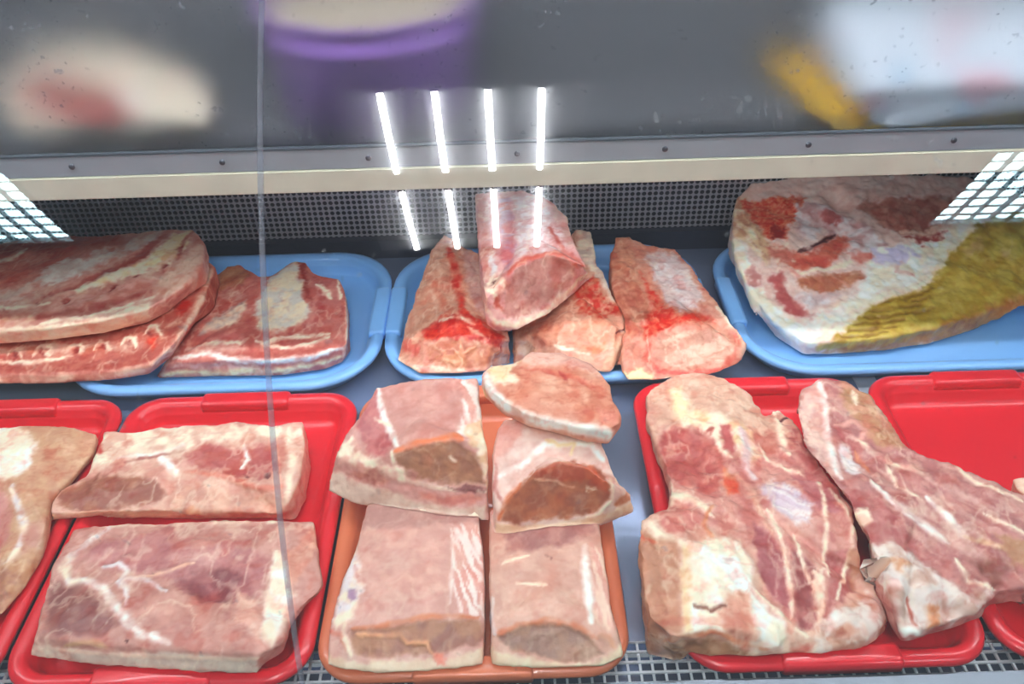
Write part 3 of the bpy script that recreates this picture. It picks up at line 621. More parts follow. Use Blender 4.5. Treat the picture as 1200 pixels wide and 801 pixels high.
# --- bone-in shoulders
meat('pork_shoulder', 'big bone-in shoulder beside the orange tray, broad white fat at its lower left', .010,
 [(757, 462, 5), (782, 442, 5.2), (815, 434, 5.5), (850, 441, 5.5), (880, 460, 5), (897, 485, 4.6), (912, 478, 4.2), (930, 490, 4.5), (945, 522, 5.3), (972, 555, 6), (998, 592, 6), (1008, 640, 5.6), (1012, 670, 4.8, 1014, 688), (1036, 694, 3.8, 1038, 714), (1042, 715, 3, 1042, 730), (1028, 738, 2.6, 1024, 756), (998, 744, 3, 998, 764), (955, 746, 4, 955, 770), (925, 742, 4.4, 920, 768), (880, 742, 5, 878, 772), (835, 732, 6, 835, 772), (785, 745, 6, 790, 776), (760, 722, 6, 758, 768), (753, 680, 6.4, 756, 730), (750, 630, 6.8, 753, 680), (753, 609, 6.8, 756, 650), (783, 596, 5.8), (787, 568, 5), (771, 522, 4.8), (758, 490, 4.6)],
 ((226, 192, 172), (212, 168, 152)),
 [('p', (198, 136, 128), 6, [(770, 500), (810, 500), (900, 505), (950, 530), (1000, 590), (1010, 680), (960, 740), (905, 720), (880, 640), (800, 600), (780, 560)], 0, {'to': (208, 158, 146), 'st': (62, 'P', .5, .12)}),
  ('p', (224, 192, 172), 6, [(760, 465), (800, 440), (850, 442), (895, 480), (920, 510), (880, 520), (850, 500), (800, 500), (770, 500)], 0, {'to': (214, 176, 156)}),
  ('p', 'F', 6, [(785, 460), (800, 455), (812, 482), (850, 490), (880, 505), (892, 535), (878, 548), (850, 520), (800, 505), (788, 480)], .6, {'to': 'Y'}),
  ('p', (196, 118, 108), 4, [(776, 506), (820, 502), (846, 522), (852, 548), (848, 572), (834, 582), (806, 572), (782, 555), (774, 530)], -.8, {'to': (182, 104, 98), 'sc': 90}),
  ('p', (192, 112, 108), 2.5, [(842, 498), (856, 502), (862, 518), (860, 532), (848, 526)], -.6), ('l', 'F', 5, [(832, 500), (842, 496), (838, 512), (846, 530), (860, 538)], .8), ('p', 'L', 2, [(826, 506), (838, 504), (834, 514)], -.3),
  ('p', (220, 110, 80), 3, [(850, 550), (862, 560), (868, 575), (852, 580), (846, 570)], 0, {'to': (222, 150, 120)}),
  ('l', 'V', 12, [(868, 505), (876, 525), (872, 548), (884, 560)], .6), ('l', (224, 180, 160), 8, [(862, 555), (880, 575), (890, 600), (905, 625)], .6),
  ('p', (196, 134, 120), 3, [(884, 510), (905, 505), (915, 530), (895, 535)], -.5), ('l', 'F', 8, [(906, 484), (914, 502), (918, 528), (925, 535)], 1.2), ('l', 'F', 6, [(905, 485), (918, 480), (930, 486)], 1), ('l', 'K', 2, [(914, 493), (926, 488)], -1.2),
  ('l', 'F', 4, [(890, 520), (898, 540), (925, 552), (955, 560)], .6), ('p', (192, 124, 120), 4, [(922, 500), (936, 505), (960, 548), (985, 580), (975, 590), (940, 560)], -.3),
  ('l', 'F', 9, [(786, 566), (790, 580), (808, 584), (826, 592), (838, 604)], 1.2),
  ('p', (214, 156, 144), 3, [(776, 602), (795, 588), (818, 594), (826, 608), (812, 622), (790, 628), (775, 618)], 0, {'to': (202, 134, 124)}), ('l', 'O', 4, [(836, 592), (826, 612), (838, 632)], .6), ('p', (204, 140, 128), 3, [(838, 602), (860, 595), (868, 620), (848, 630)], 0), ('p', (200, 132, 122), 3, [(870, 585), (895, 605), (885, 625), (868, 610)], 0),
  ('p', 'W', 5, [(806, 640), (835, 626), (868, 634), (880, 655), (885, 690), (902, 712), (925, 730), (920, 762), (880, 762), (850, 740), (806, 742), (802, 690)], .8, {'to': 'F'}),
  ('p', 'Y', 4, [(800, 630), (812, 640), (812, 735), (803, 740), (800, 690)], .3, {'to': (230, 196, 160)}),
  ('p', (222, 172, 152), 5, [(850, 692), (880, 690), (884, 735), (900, 752), (870, 758), (846, 735)], 0), ('l', (150, 110, 96), 3, [(816, 705), (835, 708), (850, 707)], -.8), ('l', 'G', 2, [(848, 655), (858, 656)], -.3),
  ('p', (182, 134, 110), 4, [(748, 612), (768, 616), (800, 634), (801, 735), (775, 742), (765, 775), (748, 768)], -.4, {'to': (196, 146, 122), 'st': (80, (206, 160, 136), .5, .1)}),
  ('l', 'F', 9, [(754, 612), (765, 612), (780, 628), (800, 636), (822, 640)], 1.0), ('l', (204, 120, 96), 5, [(752, 620), (760, 630), (772, 632)], 0),
  ('p', (158, 116, 90), 4, [(776, 758), (800, 748), (830, 744), (856, 752), (885, 770), (840, 780), (780, 780)], -.8, {'to': (184, 140, 112)}), ('l', (226, 160, 130), 5, [(780, 750), (800, 742), (845, 738), (870, 752), (900, 760)], .6),
  ('p', (182, 118, 118), 3, [(884, 612), (905, 630), (922, 655), (925, 715), (908, 702), (890, 675), (884, 650)], -.5, {'to': (170, 106, 108)}),
  ('p', (178, 112, 108), 3, [(925, 640), (950, 660), (955, 735), (935, 740), (930, 700)], -.5, {'to': (160, 98, 96)}), ('p', (186, 118, 114), 3, [(965, 640), (1005, 640), (1000, 690), (968, 710)], -.4, {'to': (170, 108, 104)}),
  ('l', 'F', 4.5, [(898, 596), (912, 625), (920, 660), (926, 690), (926, 722)], .8), ('l', 'F', 3, [(928, 625), (938, 655), (948, 680)], .6), ('l', 'F', 4, [(885, 690), (905, 710), (928, 735), (945, 745)], .8),
  ('p', 'V', 4, [(888, 570), (905, 562), (935, 572), (952, 590), (948, 612), (928, 612), (908, 600)], .6, {'st': (25, (198, 170, 186), .5, .3)}),
  ('p', (186, 124, 124), 3, [(925, 555), (960, 565), (985, 600), (958, 600), (940, 575)], -.3), ('l', 'F', 5, [(958, 566), (964, 590), (966, 625), (964, 650), (968, 672)], .8), ('l', 'F', 4, [(968, 572), (985, 592), (995, 612), (996, 640), (990, 665), (980, 700)], .6),
  ('p', 'F', 2.5, [(948, 666), (962, 664), (964, 700), (965, 742), (958, 748), (952, 700)], .8), ('p', (190, 140, 116), 4, [(990, 640), (1010, 640), (1008, 680), (995, 690)], -.2),
  ('p', (228, 214, 204), 4, [(962, 722), (985, 708), (1015, 696), (1036, 692), (1046, 722), (1030, 745), (1000, 765), (950, 772), (955, 745)], .8, {'to': (206, 160, 140)}), ('p', 'W', 3, [(963, 725), (978, 712), (986, 722), (972, 738)], .6), ('l', (176, 116, 96), 4, [(968, 748), (985, 738)], -.5), ('p', (210, 130, 116), 3, [(925, 760), (955, 752), (950, 768), (930, 772)], 0)], GS, drape=True,
 rough=4.0, smooth=4, hills=((815, 545, -4, 24), (905, 545, -4, 14), (860, 500, 4, 16), (990, 722, 5, 10), (1020, 715, 7, 12), (968, 742, -5, 7), (905, 690, -4, 14), (920, 640, 3, 22), (840, 670, 4, 30), (835, 708, -4, 9), (800, 625, 5, 14), (1005, 735, 5, 16), (940, 700, -4, 9), (958, 620, -3, 8)))
meat('pork_shoulder', 'bone-in shoulder at the right, slanting off the frame over the bare red tray', .040,
 [(932, 478, 4.2, 946, 470), (940, 456, 4.6), (958, 443, 4.8), (990, 447, 4.8), (1018, 462, 4.6), (1040, 490, 4.6), (1062, 522, 4.6), (1095, 537, 4.6), (1150, 558, 4.6), (1188, 573, 4.6), (1260, 600, 4.6), (1275, 660, 4), (1240, 688, 3), (1195, 690, 2.6), (1170, 694, 2.4), (1150, 712, 2.4, 1150, 724), (1122, 726, 2, 1120, 738), (1085, 738, 2, 1082, 748), (1058, 742, 2, 1054, 752), (1053, 715, 3), (1048, 695, 3.6), (1034, 668, 3.8), (1016, 628, 4.2, 1022, 630), (996, 590, 4.6, 1003, 588), (967, 552, 4.6, 974, 548), (942, 521, 4.4, 949, 516)],
 ((196, 142, 134), (180, 126, 122), (38, (218, 180, 168), .6, .16)),
 [('p', (222, 186, 176), 5, [(935, 470), (958, 445), (968, 452), (972, 520), (985, 555), (960, 540), (940, 505)], 0, {'to': (232, 200, 186)}),
  ('p', (208, 160, 138), 5, [(985, 448), (1015, 460), (1042, 492), (1065, 525), (1030, 528), (1000, 492), (985, 470)], 0, {'to': (190, 148, 118)}), ('l', 'F', 7, [(1002, 462), (1004, 478)], .3),
  ('l', 'W', 9, [(960, 446), (968, 470), (970, 505), (980, 545), (988, 560)], .6),
  ('p', (184, 112, 108), 3, [(974, 498), (1000, 505), (1015, 530), (1010, 545), (990, 522)], -1.0), ('l', 'P', 5, [(980, 500), (1000, 496), (1015, 505), (1010, 515), (990, 508)], .8),
  ('p', 'V', 3, [(983, 524), (1000, 522), (1010, 550), (1004, 560), (990, 552)], .6), ('l', 'O', 4, [(1005, 530), (1018, 552)], .3),
  ('l', 'F', 8, [(1008, 515), (1025, 532), (1050, 545), (1080, 555)], .8, {'to': 'P'}), ('l', 'F', 4, [(1040, 545), (1052, 570), (1075, 585)], .6),
  ('l', 'W', 9, [(1020, 565), (1045, 585), (1068, 605), (1092, 622), (1108, 635)], .9), ('l', 'W', 9, [(1085, 585), (1105, 600), (1118, 618), (1135, 632)], .8), ('l', 'F', 4, [(1100, 535), (1140, 565), (1195, 585)], .5), ('l', (220, 184, 150), 5, [(1130, 630), (1165, 635), (1200, 650)], .6), ('l', 'F', 3, [(1150, 600), (1200, 625)], .4),
  ('p', (176, 108, 106), 4, [(985, 570), (1020, 575), (1050, 600), (1080, 640), (1110, 665), (1060, 640), (1010, 630)], -.4, {'to': (190, 130, 124)}), ('p', 'F', 3, [(1000, 600), (1018, 596), (1024, 612), (1005, 622)], .5),
  ('p', (168, 112, 106), 4, [(1135, 655), (1175, 650), (1195, 670), (1165, 690)], -.5, {'to': (150, 100, 88)}), ('l', 'F', 5, [(1120, 655), (1135, 680), (1165, 690)], .8), ('p', (188, 144, 116), 4, [(1165, 625), (1260, 640), (1260, 680), (1185, 660)], 0),
  ('p', (230, 218, 210), 4, [(1012, 634), (1050, 632), (1085, 660), (1125, 690), (1165, 690), (1155, 718), (1120, 742), (1058, 755), (1050, 710), (1030, 680)], .8, {'to': (206, 176, 162)}),
  ('p', (214, 166, 134), 3, [(1042, 655), (1055, 652), (1066, 660), (1055, 668)], 0), ('p', (212, 150, 114), 3, [(1085, 715), (1098, 712), (1102, 735), (1088, 742)], .5), ('l', (190, 110, 96), 4, [(1062, 700), (1072, 735)], -.5), ('p', 'W', 3, [(1030, 680), (1045, 676), (1060, 688), (1040, 692)], 1), ('p', 'W', 3, [(1055, 738), (1075, 735), (1080, 746), (1062, 750)], 1)], GS,
 rough=4.0, smooth=4, hills=((1000, 535, -4, 14), (1110, 715, -5, 8), (1070, 712, -5, 8), (1085, 690, 6, 12), (1130, 705, 5, 12), (1062, 660, 4, 12), (1090, 700, 4, 18), (1080, 600, 2, 20)))
meat('pork_piece', 'pale bit of pork showing at the right frame edge on the bare red tray', .035, [(1186, 560, 2.2), (1215, 556, 2.6), (1260, 560, 2.6), (1262, 600, 2.4), (1215, 590, 2.4), (1190, 572, 2, 1190, 578)], ((238, 218, 202), (230, 200, 180)), (), None, rough=1)
meat('pork_piece', 'pale pork trimming at the lower right frame edge, past the slanting shoulder', .035, [(1194, 684, 1.8), (1215, 676, 2.4), (1260, 684, 2.6), (1262, 720, 2.2), (1220, 718, 1.8, 1220, 724), (1198, 702, 1.5, 1198, 708)], ((222, 206, 190), (206, 168, 150)), (), None, rough=1)

# --- bellies on the left blue tray
meat('pork_belly', 'belly slab with rib stubs low on the left blue tray, under the top slab', .0405,
 [(-80, 345, 3.4), (100, 330, 3.4), (200, 318, 3.5), (244, 306, 3.6), (252, 312, 3.5), (244, 340, 3.8), (228, 370, 3.6, 228, 380), (205, 402, 3.2, 202, 418), (178, 426, 2, 175, 440), (130, 434, 1.6, 130, 447), (60, 438, 1.6, 60, 451), (0, 438, 1.6, 0, 452), (-80, 440, 1.6, -80, 454), (-90, 390, 3.4)],
 ((198, 124, 110), (182, 104, 92)),
 [('p', (176, 98, 86), 3, [(-60, 424), (60, 420), (150, 420), (160, 428), (100, 438), (-60, 438)], -.6, {'to': (190, 120, 106)}), ('p', (208, 160, 144), 3, [(-60, 402), (80, 400), (140, 398), (170, 390), (150, 412), (60, 416), (-60, 418)], .4, {'to': (196, 120, 102)}),
  ('l', 'F', 3, [(-60, 422), (36, 424), (86, 417)], .6),
  *[('l', 'F', 3.5, [(x-9, y+3), (x-4, y-5), (x+6, y-5), (x+9, y+4)], 1.0) for x, y in ((-40, 416), (18, 414), (50, 412), (88, 409), (120, 406), (150, 402), (178, 388))],
  *[('p', (140, 54, 50), 1.5, [(x-4, y-1), (x, y-4), (x+5, y), (x, y+4)], -1.2) for x, y in ((18, 415), (50, 413), (89, 410), (121, 407), (150, 404), (176, 391))],
  ('p', (212, 84, 64), 3, [(168, 398), (184, 392), (186, 405), (174, 410)], 0), ('p', (186, 66, 56), 3, [(200, 362), (214, 350), (222, 358), (212, 372)], 0), ('p', (204, 150, 132), 3, [(190, 380), (215, 372), (210, 395), (190, 405)], 0, {'to': 'L'}),
  ('l', (238, 206, 184), 10, [(-60, 446), (60, 445), (130, 441), (175, 431), (205, 405), (226, 368), (244, 320)], .6, {'warp': .6})], GB, rough=1.8)
meat('pork_belly', 'broad ribbed belly slab topmost on the left blue tray, cut by the frame edge', .080,
 [(-80, 290, 3), (0, 284, 3), (60, 275, 3), (120, 275, 3.2), (190, 269, 3.2), (226, 268, 3.2), (240, 282, 3.2), (238, 310, 3.2), (220, 332, 3.2, 222, 346), (195, 350, 3, 198, 366), (172, 362, 3, 172, 379), (120, 375, 2.8, 120, 391), (60, 384, 2.6, 60, 399), (0, 388, 2.6, 0, 404), (-80, 391, 2.6, -80, 406), (-90, 340, 3)],
 ((218, 172, 156), (206, 148, 136)),
 [('p', (182, 100, 88), 5, [(-60, 288), (30, 282), (40, 276), (142, 274), (148, 285), (120, 296), (80, 304), (40, 318), (20, 332), (-60, 340)], -.6, {'to': (194, 118, 104), 'st': (-10, (206, 140, 126), .4, .12)}),
  ('p', (232, 220, 210), 3, [(44, 318), (60, 310), (80, 302), (105, 303), (112, 292), (140, 296), (150, 284), (190, 270), (182, 284), (150, 298), (110, 312), (90, 325), (60, 332), (46, 336)], .6, {'to': (220, 196, 184), 'warp': 1.5}),
  ('p', (226, 196, 182), 3, [(-60, 345), (10, 338), (44, 330), (30, 352), (-60, 358)], .3, {'warp': 1.5}), ('l', 'F', 4, [(-20, 312), (20, 300), (32, 292)], .5),
  ('p', 'L', 2.5, [(50, 345), (75, 338), (112, 318), (150, 304), (185, 278), (196, 276), (170, 302), (115, 326), (85, 338), (60, 348)], -.8, {'to': (178, 100, 94)}),
  ('p', 'Y', 3, [(85, 340), (112, 326), (165, 305), (205, 274), (224, 268), (216, 292), (196, 312), (165, 322), (110, 338), (90, 346)], .6, {'to': 'F'}),
  ('l', 'F', 3, [(-60, 362), (8, 360), (60, 356)], .5), ('p', (206, 140, 126), 3, [(60, 352), (110, 340), (180, 326), (182, 335), (110, 358), (60, 366)], 0, {'to': 'P'}),
  ('p', (224, 190, 160), 3, [(-60, 368), (40, 364), (42, 376), (-60, 382)], .2, {'to': (206, 140, 126)}), ('l', 'L', 8, [(45, 371), (80, 366), (120, 358), (176, 340)], -.5, {'to': (192, 116, 108)}), ('l', 'F', 3, [(50, 378), (110, 370), (180, 347)], .5),
  ('p', (226, 190, 172), 4, [(186, 325), (205, 308), (225, 290), (236, 282), (236, 308), (215, 335), (192, 350), (184, 345)], .4, {'st': (-55, (206, 160, 140), .5, .2)}), ('l', 'L', 4, [(206, 305), (212, 285), (224, 272)], -.3),
  *[('p', (140, 52, 48), 1.6, [(x-3, y), (x, y-3), (x+3, y), (x, y+3)], -2) for x, y in ((208, 290), (190, 315), (158, 326), (133, 335), (76, 352), (44, 357), (7, 361))],
  ('p', (244, 228, 206), 2.5, [(-60, 384), (0, 383), (60, 380), (120, 370), (176, 350), (180, 372), (120, 398), (-60, 412)], .4, {'to': (236, 212, 186), 'warp': .5})], GB, rough=1.8)
meat('pork_belly', 'belly slab at the right end of the left blue tray, behind the glass joint', .010,
 [(252, 322, 3.6), (266, 312, 4), (282, 309, 4.2), (303, 324, 4.2), (322, 320, 4.3), (344, 306, 4.5), (358, 306, 4.5), (368, 319, 4.2), (398, 327, 4.2), (405, 345, 4.2), (407, 385, 4), (408, 402, 3.2, 401, 426), (380, 413, 3, 380, 434), (330, 420, 3, 330, 441), (260, 421, 3, 260, 442), (205, 424, 2.6, 186, 444), (192, 428, 2, 182, 442), (212, 400, 3), (234, 365, 3.4)],
 ((204, 134, 122), (190, 116, 108)),
 [('p', (194, 140, 110), 4, [(258, 318), (282, 308), (296, 322), (285, 335), (262, 340), (245, 350)], 0, {'to': (178, 120, 96)}), ('p', (206, 156, 144), 4, [(245, 345), (285, 335), (292, 350), (250, 370), (232, 380), (236, 362)], 0, {'to': 'L'}),
  ('p', (232, 210, 188), 3, [(232, 388), (252, 370), (290, 352), (292, 362), (278, 378), (250, 388), (230, 394)], .5, {'to': 'G'}),
  ('p', (232, 216, 190), 3.5, [(304, 345), (312, 330), (326, 318), (348, 306), (354, 325), (354, 345), (366, 362), (352, 380), (325, 390), (302, 386), (298, 365)], .7, {'to': (214, 206, 196)}),
  ('p', (158, 78, 70), 2.5, [(348, 304), (358, 305), (361, 325), (364, 348), (356, 352), (353, 330)], -.5), ('p', (196, 116, 108), 3, [(362, 320), (398, 328), (402, 385), (360, 388), (352, 380), (366, 362)], -.2, {'to': (182, 104, 100), 'st': (85, 'P', .4, .15)}), ('l', 'F', 4, [(370, 332), (380, 342), (388, 350)], .5), ('l', 'F', 2, [(394, 330), (397, 350)], .3),
  ('p', (204, 128, 122), 3, [(228, 395), (270, 388), (300, 388), (298, 405), (240, 402)], -.2), ('p', (184, 104, 96), 3, [(275, 378), (298, 365), (302, 392), (295, 408), (284, 402)], -.5, {'to': 'L'}),
  ('l', 'F', 3, [(232, 405), (262, 400), (282, 402)], .6), ('l', 'F', 4, [(312, 400), (340, 394), (385, 392)], .6), ('l', 'F', 4, [(300, 398), (330, 408), (360, 404), (385, 396)], .6), ('l', 'L', 5, [(260, 415), (300, 417), (350, 413), (385, 405)], -.4), ('l', 'P', 5, [(218, 408), (260, 408), (290, 408)], 0),
  ('l', 'W', 6, [(205, 420), (245, 413), (262, 420), (300, 424), (360, 420), (402, 408)], .6), ('l', 'P', 5, [(205, 428), (250, 430), (300, 432)], -.2), ('l', 'Y', 7, [(186, 440), (220, 438), (260, 438), (330, 436), (402, 420)], .5), ('l', 'F', 3, [(404, 340), (407, 380), (404, 420)], .3)], GB, rough=1.8)

# --- rib-in loins on the middle blue tray
meat('rib_loin', 'rib-in loin chunk leftmost on the middle blue tray, long red ridge running back', .010,
 [(503, 296, 7.5), (520, 274, 8), (532, 280, 8), (552, 292, 7.6), (575, 310, 7), (588, 350, 7), (594, 380, 6.6), (598, 400, 5, 598, 426), (575, 395, 6.4, 570, 436), (540, 392, 6.8, 530, 440), (505, 397, 5.6, 492, 440), (478, 402, 3.6, 463, 424), (474, 385, 4.2), (486, 345, 5.6)],
 ((214, 166, 144), (204, 148, 128), (74, (222, 184, 164), .6, .16)),
 [('p', (198, 158, 150), 4, [(540, 292), (565, 305), (590, 370), (580, 385), (556, 360), (544, 330)], -.6, {'st': (70, (216, 190, 176), .6, .2)}),
  ('l', (190, 62, 52), 10, [(526, 294), (532, 315), (538, 340), (542, 365)], .8, {'to': (204, 110, 92)}), ('l', (204, 120, 100), 8, [(508, 330), (518, 350), (526, 370)], 0, {'a': .6}),
  ('p', (206, 92, 76), 3, [(496, 388), (515, 372), (545, 362), (562, 372), (592, 396), (590, 412), (565, 400), (530, 394), (500, 398)], .5, {'to': (190, 60, 54), 'sc': 220}), ('l', (228, 180, 160), 3, [(548, 380), (565, 392)], .8), ('l', 'F', 3, [(515, 375), (540, 370), (556, 378)], .6),
  ('p', (198, 138, 110), 3, [(498, 402), (530, 398), (560, 402), (588, 410), (592, 420), (570, 430), (525, 436), (502, 424)], -.8, {'to': (184, 118, 94)}),
  ('p', (226, 178, 146), 2.5, [(516, 412), (534, 410), (548, 414), (545, 425), (530, 426), (515, 420)], 1.2, {'to': (212, 156, 124)}), ('l', (226, 176, 146), 3, [(538, 398), (542, 412), (556, 406)], 1.2),
  ('p', (206, 118, 104), 3, [(468, 398), (492, 400), (492, 420), (474, 414)], 0), ('l', 'F', 8, [(460, 420), (474, 430), (490, 437)], .8), ('l', 'F', 6, [(490, 432), (530, 438), (575, 436)], .5, {'to': 'P'}), ('l', 'F', 6, [(480, 330), (476, 370), (468, 400)], .2, {'a': .6})], GR_, rough=3.2, fine=.8)
meat('rib_loin', 'rib-in loin chunk partly hidden behind the topmost one of the middle blue tray', .010,
 [(640, 300, 6.6), (676, 270, 8), (692, 271, 8), (700, 308, 7.6), (712, 335, 7.2), (727, 362, 6.4, 733, 392), (732, 388, 5.4, 735, 420), (722, 384, 6.2, 715, 438), (690, 376, 6.4, 690, 438), (655, 385, 6, 655, 434), (622, 392, 4.4, 622, 428), (604, 400, 3, 602, 430), (600, 378, 4), (612, 335, 6)],
 ((218, 172, 150), (208, 156, 136)),
 [('p', (216, 196, 182), 4, [(674, 268), (696, 268), (700, 310), (720, 335), (735, 360), (715, 350), (690, 320), (676, 300)], 0, {'to': 'F'}), ('l', 'L', 5, [(696, 272), (702, 308), (724, 335)], -.3),
  ('p', (198, 74, 60), 3, [(682, 328), (696, 322), (706, 345), (730, 360), (738, 372), (716, 368), (700, 372), (680, 366), (672, 345)], .6, {'to': (208, 130, 108), 'sc': 220}),
  ('p', (220, 168, 142), 4, [(650, 400), (665, 380), (695, 368), (720, 378), (722, 400), (700, 414), (670, 412)], -.4, {'to': (210, 148, 124)}), ('l', 'F', 3, [(644, 402), (655, 408), (690, 416)], .6), ('p', (208, 130, 94), 3, [(690, 408), (710, 402), (712, 414), (695, 418)], 0),
  ('p', (230, 200, 172), 3, [(720, 400), (744, 392), (744, 420), (720, 436), (705, 436), (712, 418)], .5, {'to': (224, 184, 156)}), ('l', 'K', 1.5, [(722, 390), (735, 384)], -.8),
  ('p', (206, 148, 124), 3, [(624, 390), (650, 372), (660, 380), (645, 405), (630, 410)], -.4, {'to': (190, 122, 104)}), ('p', (234, 204, 182), 3, [(596, 394), (618, 388), (628, 400), (632, 428), (600, 432)], .8, {'to': (224, 182, 156)})], GR_, rough=3.2, fine=.8)
meat('rib_loin', 'rib-in loin chunk lying topmost on the middle blue tray, smooth oval cut face', .086,
 [(557, 226, 6.4), (580, 223, 7), (612, 223, 7.4), (648, 236, 7.4), (664, 255, 7.4), (674, 286, 7), (688, 314, 5.6, 692, 326), (672, 305, 6.8, 672, 346), (640, 298, 7.2, 642, 370), (606, 312, 7.2, 606, 388), (582, 335, 6.4, 582, 390), (568, 350, 5, 571, 382), (562, 300, 6)],
 ((226, 184, 178), (214, 160, 156)),
 [('p', (214, 160, 150), 3, [(556, 226), (574, 225), (582, 300), (584, 340), (568, 345), (562, 290)], 0, {'st': (85, (196, 120, 112), .4, .2)}), ('p', (196, 150, 162), 4, [(582, 230), (602, 230), (606, 290), (596, 320), (586, 300)], -.5, {'to': (206, 130, 130)}),
  ('p', (240, 224, 222), 4, [(600, 228), (632, 228), (655, 250), (668, 285), (655, 296), (620, 302), (604, 310), (604, 270)], .5, {'to': (226, 190, 186), 'sc': 140}),
  ('p', (216, 176, 166), 4, [(645, 238), (660, 250), (674, 284), (664, 292), (650, 262)], -.2), ('l', 'F', 7, [(648, 235), (664, 255), (676, 285), (690, 315)], .8), ('l', (206, 120, 108), 4, [(642, 268), (660, 292), (684, 312)], 0),
  ('p', (206, 158, 148), 2.5, [(586, 372), (590, 350), (596, 325), (612, 308), (640, 298), (662, 300), (676, 318), (674, 330), (655, 352), (630, 372), (605, 382), (590, 380)], -.8, {'to': (194, 144, 134)}),
  ('l', (212, 130, 116), 4, [(596, 318), (612, 306), (640, 296), (660, 298), (678, 314)], .3), ('l', 'F', 8, [(570, 366), (580, 384), (604, 388), (640, 374), (665, 350), (690, 322)], .8), ('l', (226, 180, 160), 6, [(564, 340), (568, 366)], .3),
  ('p', 'V', 2, [(572, 300), (582, 296), (584, 318), (576, 326)], .8), ('p', 'F', 2.5, [(570, 326), (590, 320), (598, 330), (594, 345), (578, 350), (568, 340)], 1, {'to': 'P'}), ('p', 'K', 1.2, [(576, 328), (582, 328), (579, 334)], -2), ('p', (190, 110, 96), 2, [(576, 350), (586, 346), (586, 366), (578, 364)], -.4)], GR_, rough=2.0, fine=.5, back='P')
meat('rib_loin', 'rib-in loin chunk rightmost on the middle blue tray, white rib side up', .010,
 [(721, 277, 8), (737, 276, 8), (758, 287, 7.4), (790, 291, 7.4), (811, 312, 7.4), (832, 345, 7), (855, 375, 5.8, 860, 400), (874, 402, 2.6, 875, 412), (868, 410, 3.2, 866, 428), (835, 384, 6, 838, 440), (800, 380, 6.6, 800, 446), (772, 388, 6, 762, 448), (745, 405, 4.4, 736, 449), (731, 420, 3, 727, 438), (727, 378, 5.4), (717, 330, 7), (716, 298, 7.6)],
 ((214, 160, 140), (204, 140, 122)),
 [('p', (206, 146, 122), 3, [(720, 277), (738, 276), (748, 310), (760, 350), (770, 380), (735, 400), (722, 340), (716, 300)], .4, {'to': (188, 116, 98), 'st': (72, (226, 180, 156), .4, .15)}),
  ('p', (234, 222, 218), 3.5, [(756, 300), (770, 294), (792, 300), (808, 318), (824, 345), (818, 362), (796, 364), (780, 352), (766, 328)], -.4, {'st': (12, (206, 180, 176), .55, .22), 'to': (226, 204, 198)}),
  ('l', (214, 120, 106), 5, [(756, 288), (780, 290), (800, 298), (816, 320), (830, 345)], .5, {'to': 'P'}), ('p', (188, 96, 90), 2, [(820, 334), (828, 336), (826, 344)], -.4),
  ('p', (200, 66, 54), 3, [(752, 322), (762, 332), (778, 355), (792, 366), (820, 366), (838, 374), (800, 378), (775, 388), (756, 398), (752, 380), (764, 360)], .6, {'to': (212, 118, 98), 'sc': 200}), ('l', (226, 150, 130), 5, [(835, 370), (842, 390)], .3),
  ('p', (212, 168, 148), 3, [(772, 394), (800, 384), (830, 382), (850, 392), (862, 412), (842, 430), (790, 434), (768, 418)], -.6, {'st': (-14, (226, 196, 176), .7, .18), 'to': (200, 148, 128)}),
  ('l', 'F', 6, [(838, 360), (856, 380), (874, 404), (866, 420)], .4), ('l', (206, 116, 98), 6, [(862, 392), (866, 412), (848, 432)], 0), ('l', (208, 112, 96), 4, [(762, 400), (754, 420), (770, 432)], .2), ('l', (206, 104, 92), 4, [(770, 436), (800, 440), (850, 434)], .3),
  ('p', 'Y', 2.5, [(728, 438), (750, 432), (766, 440), (766, 452), (730, 452)], .8), ('l', (216, 150, 130), 5, [(748, 404), (740, 425), (734, 438)], .4)], GR_, rough=3.2, fine=.8)

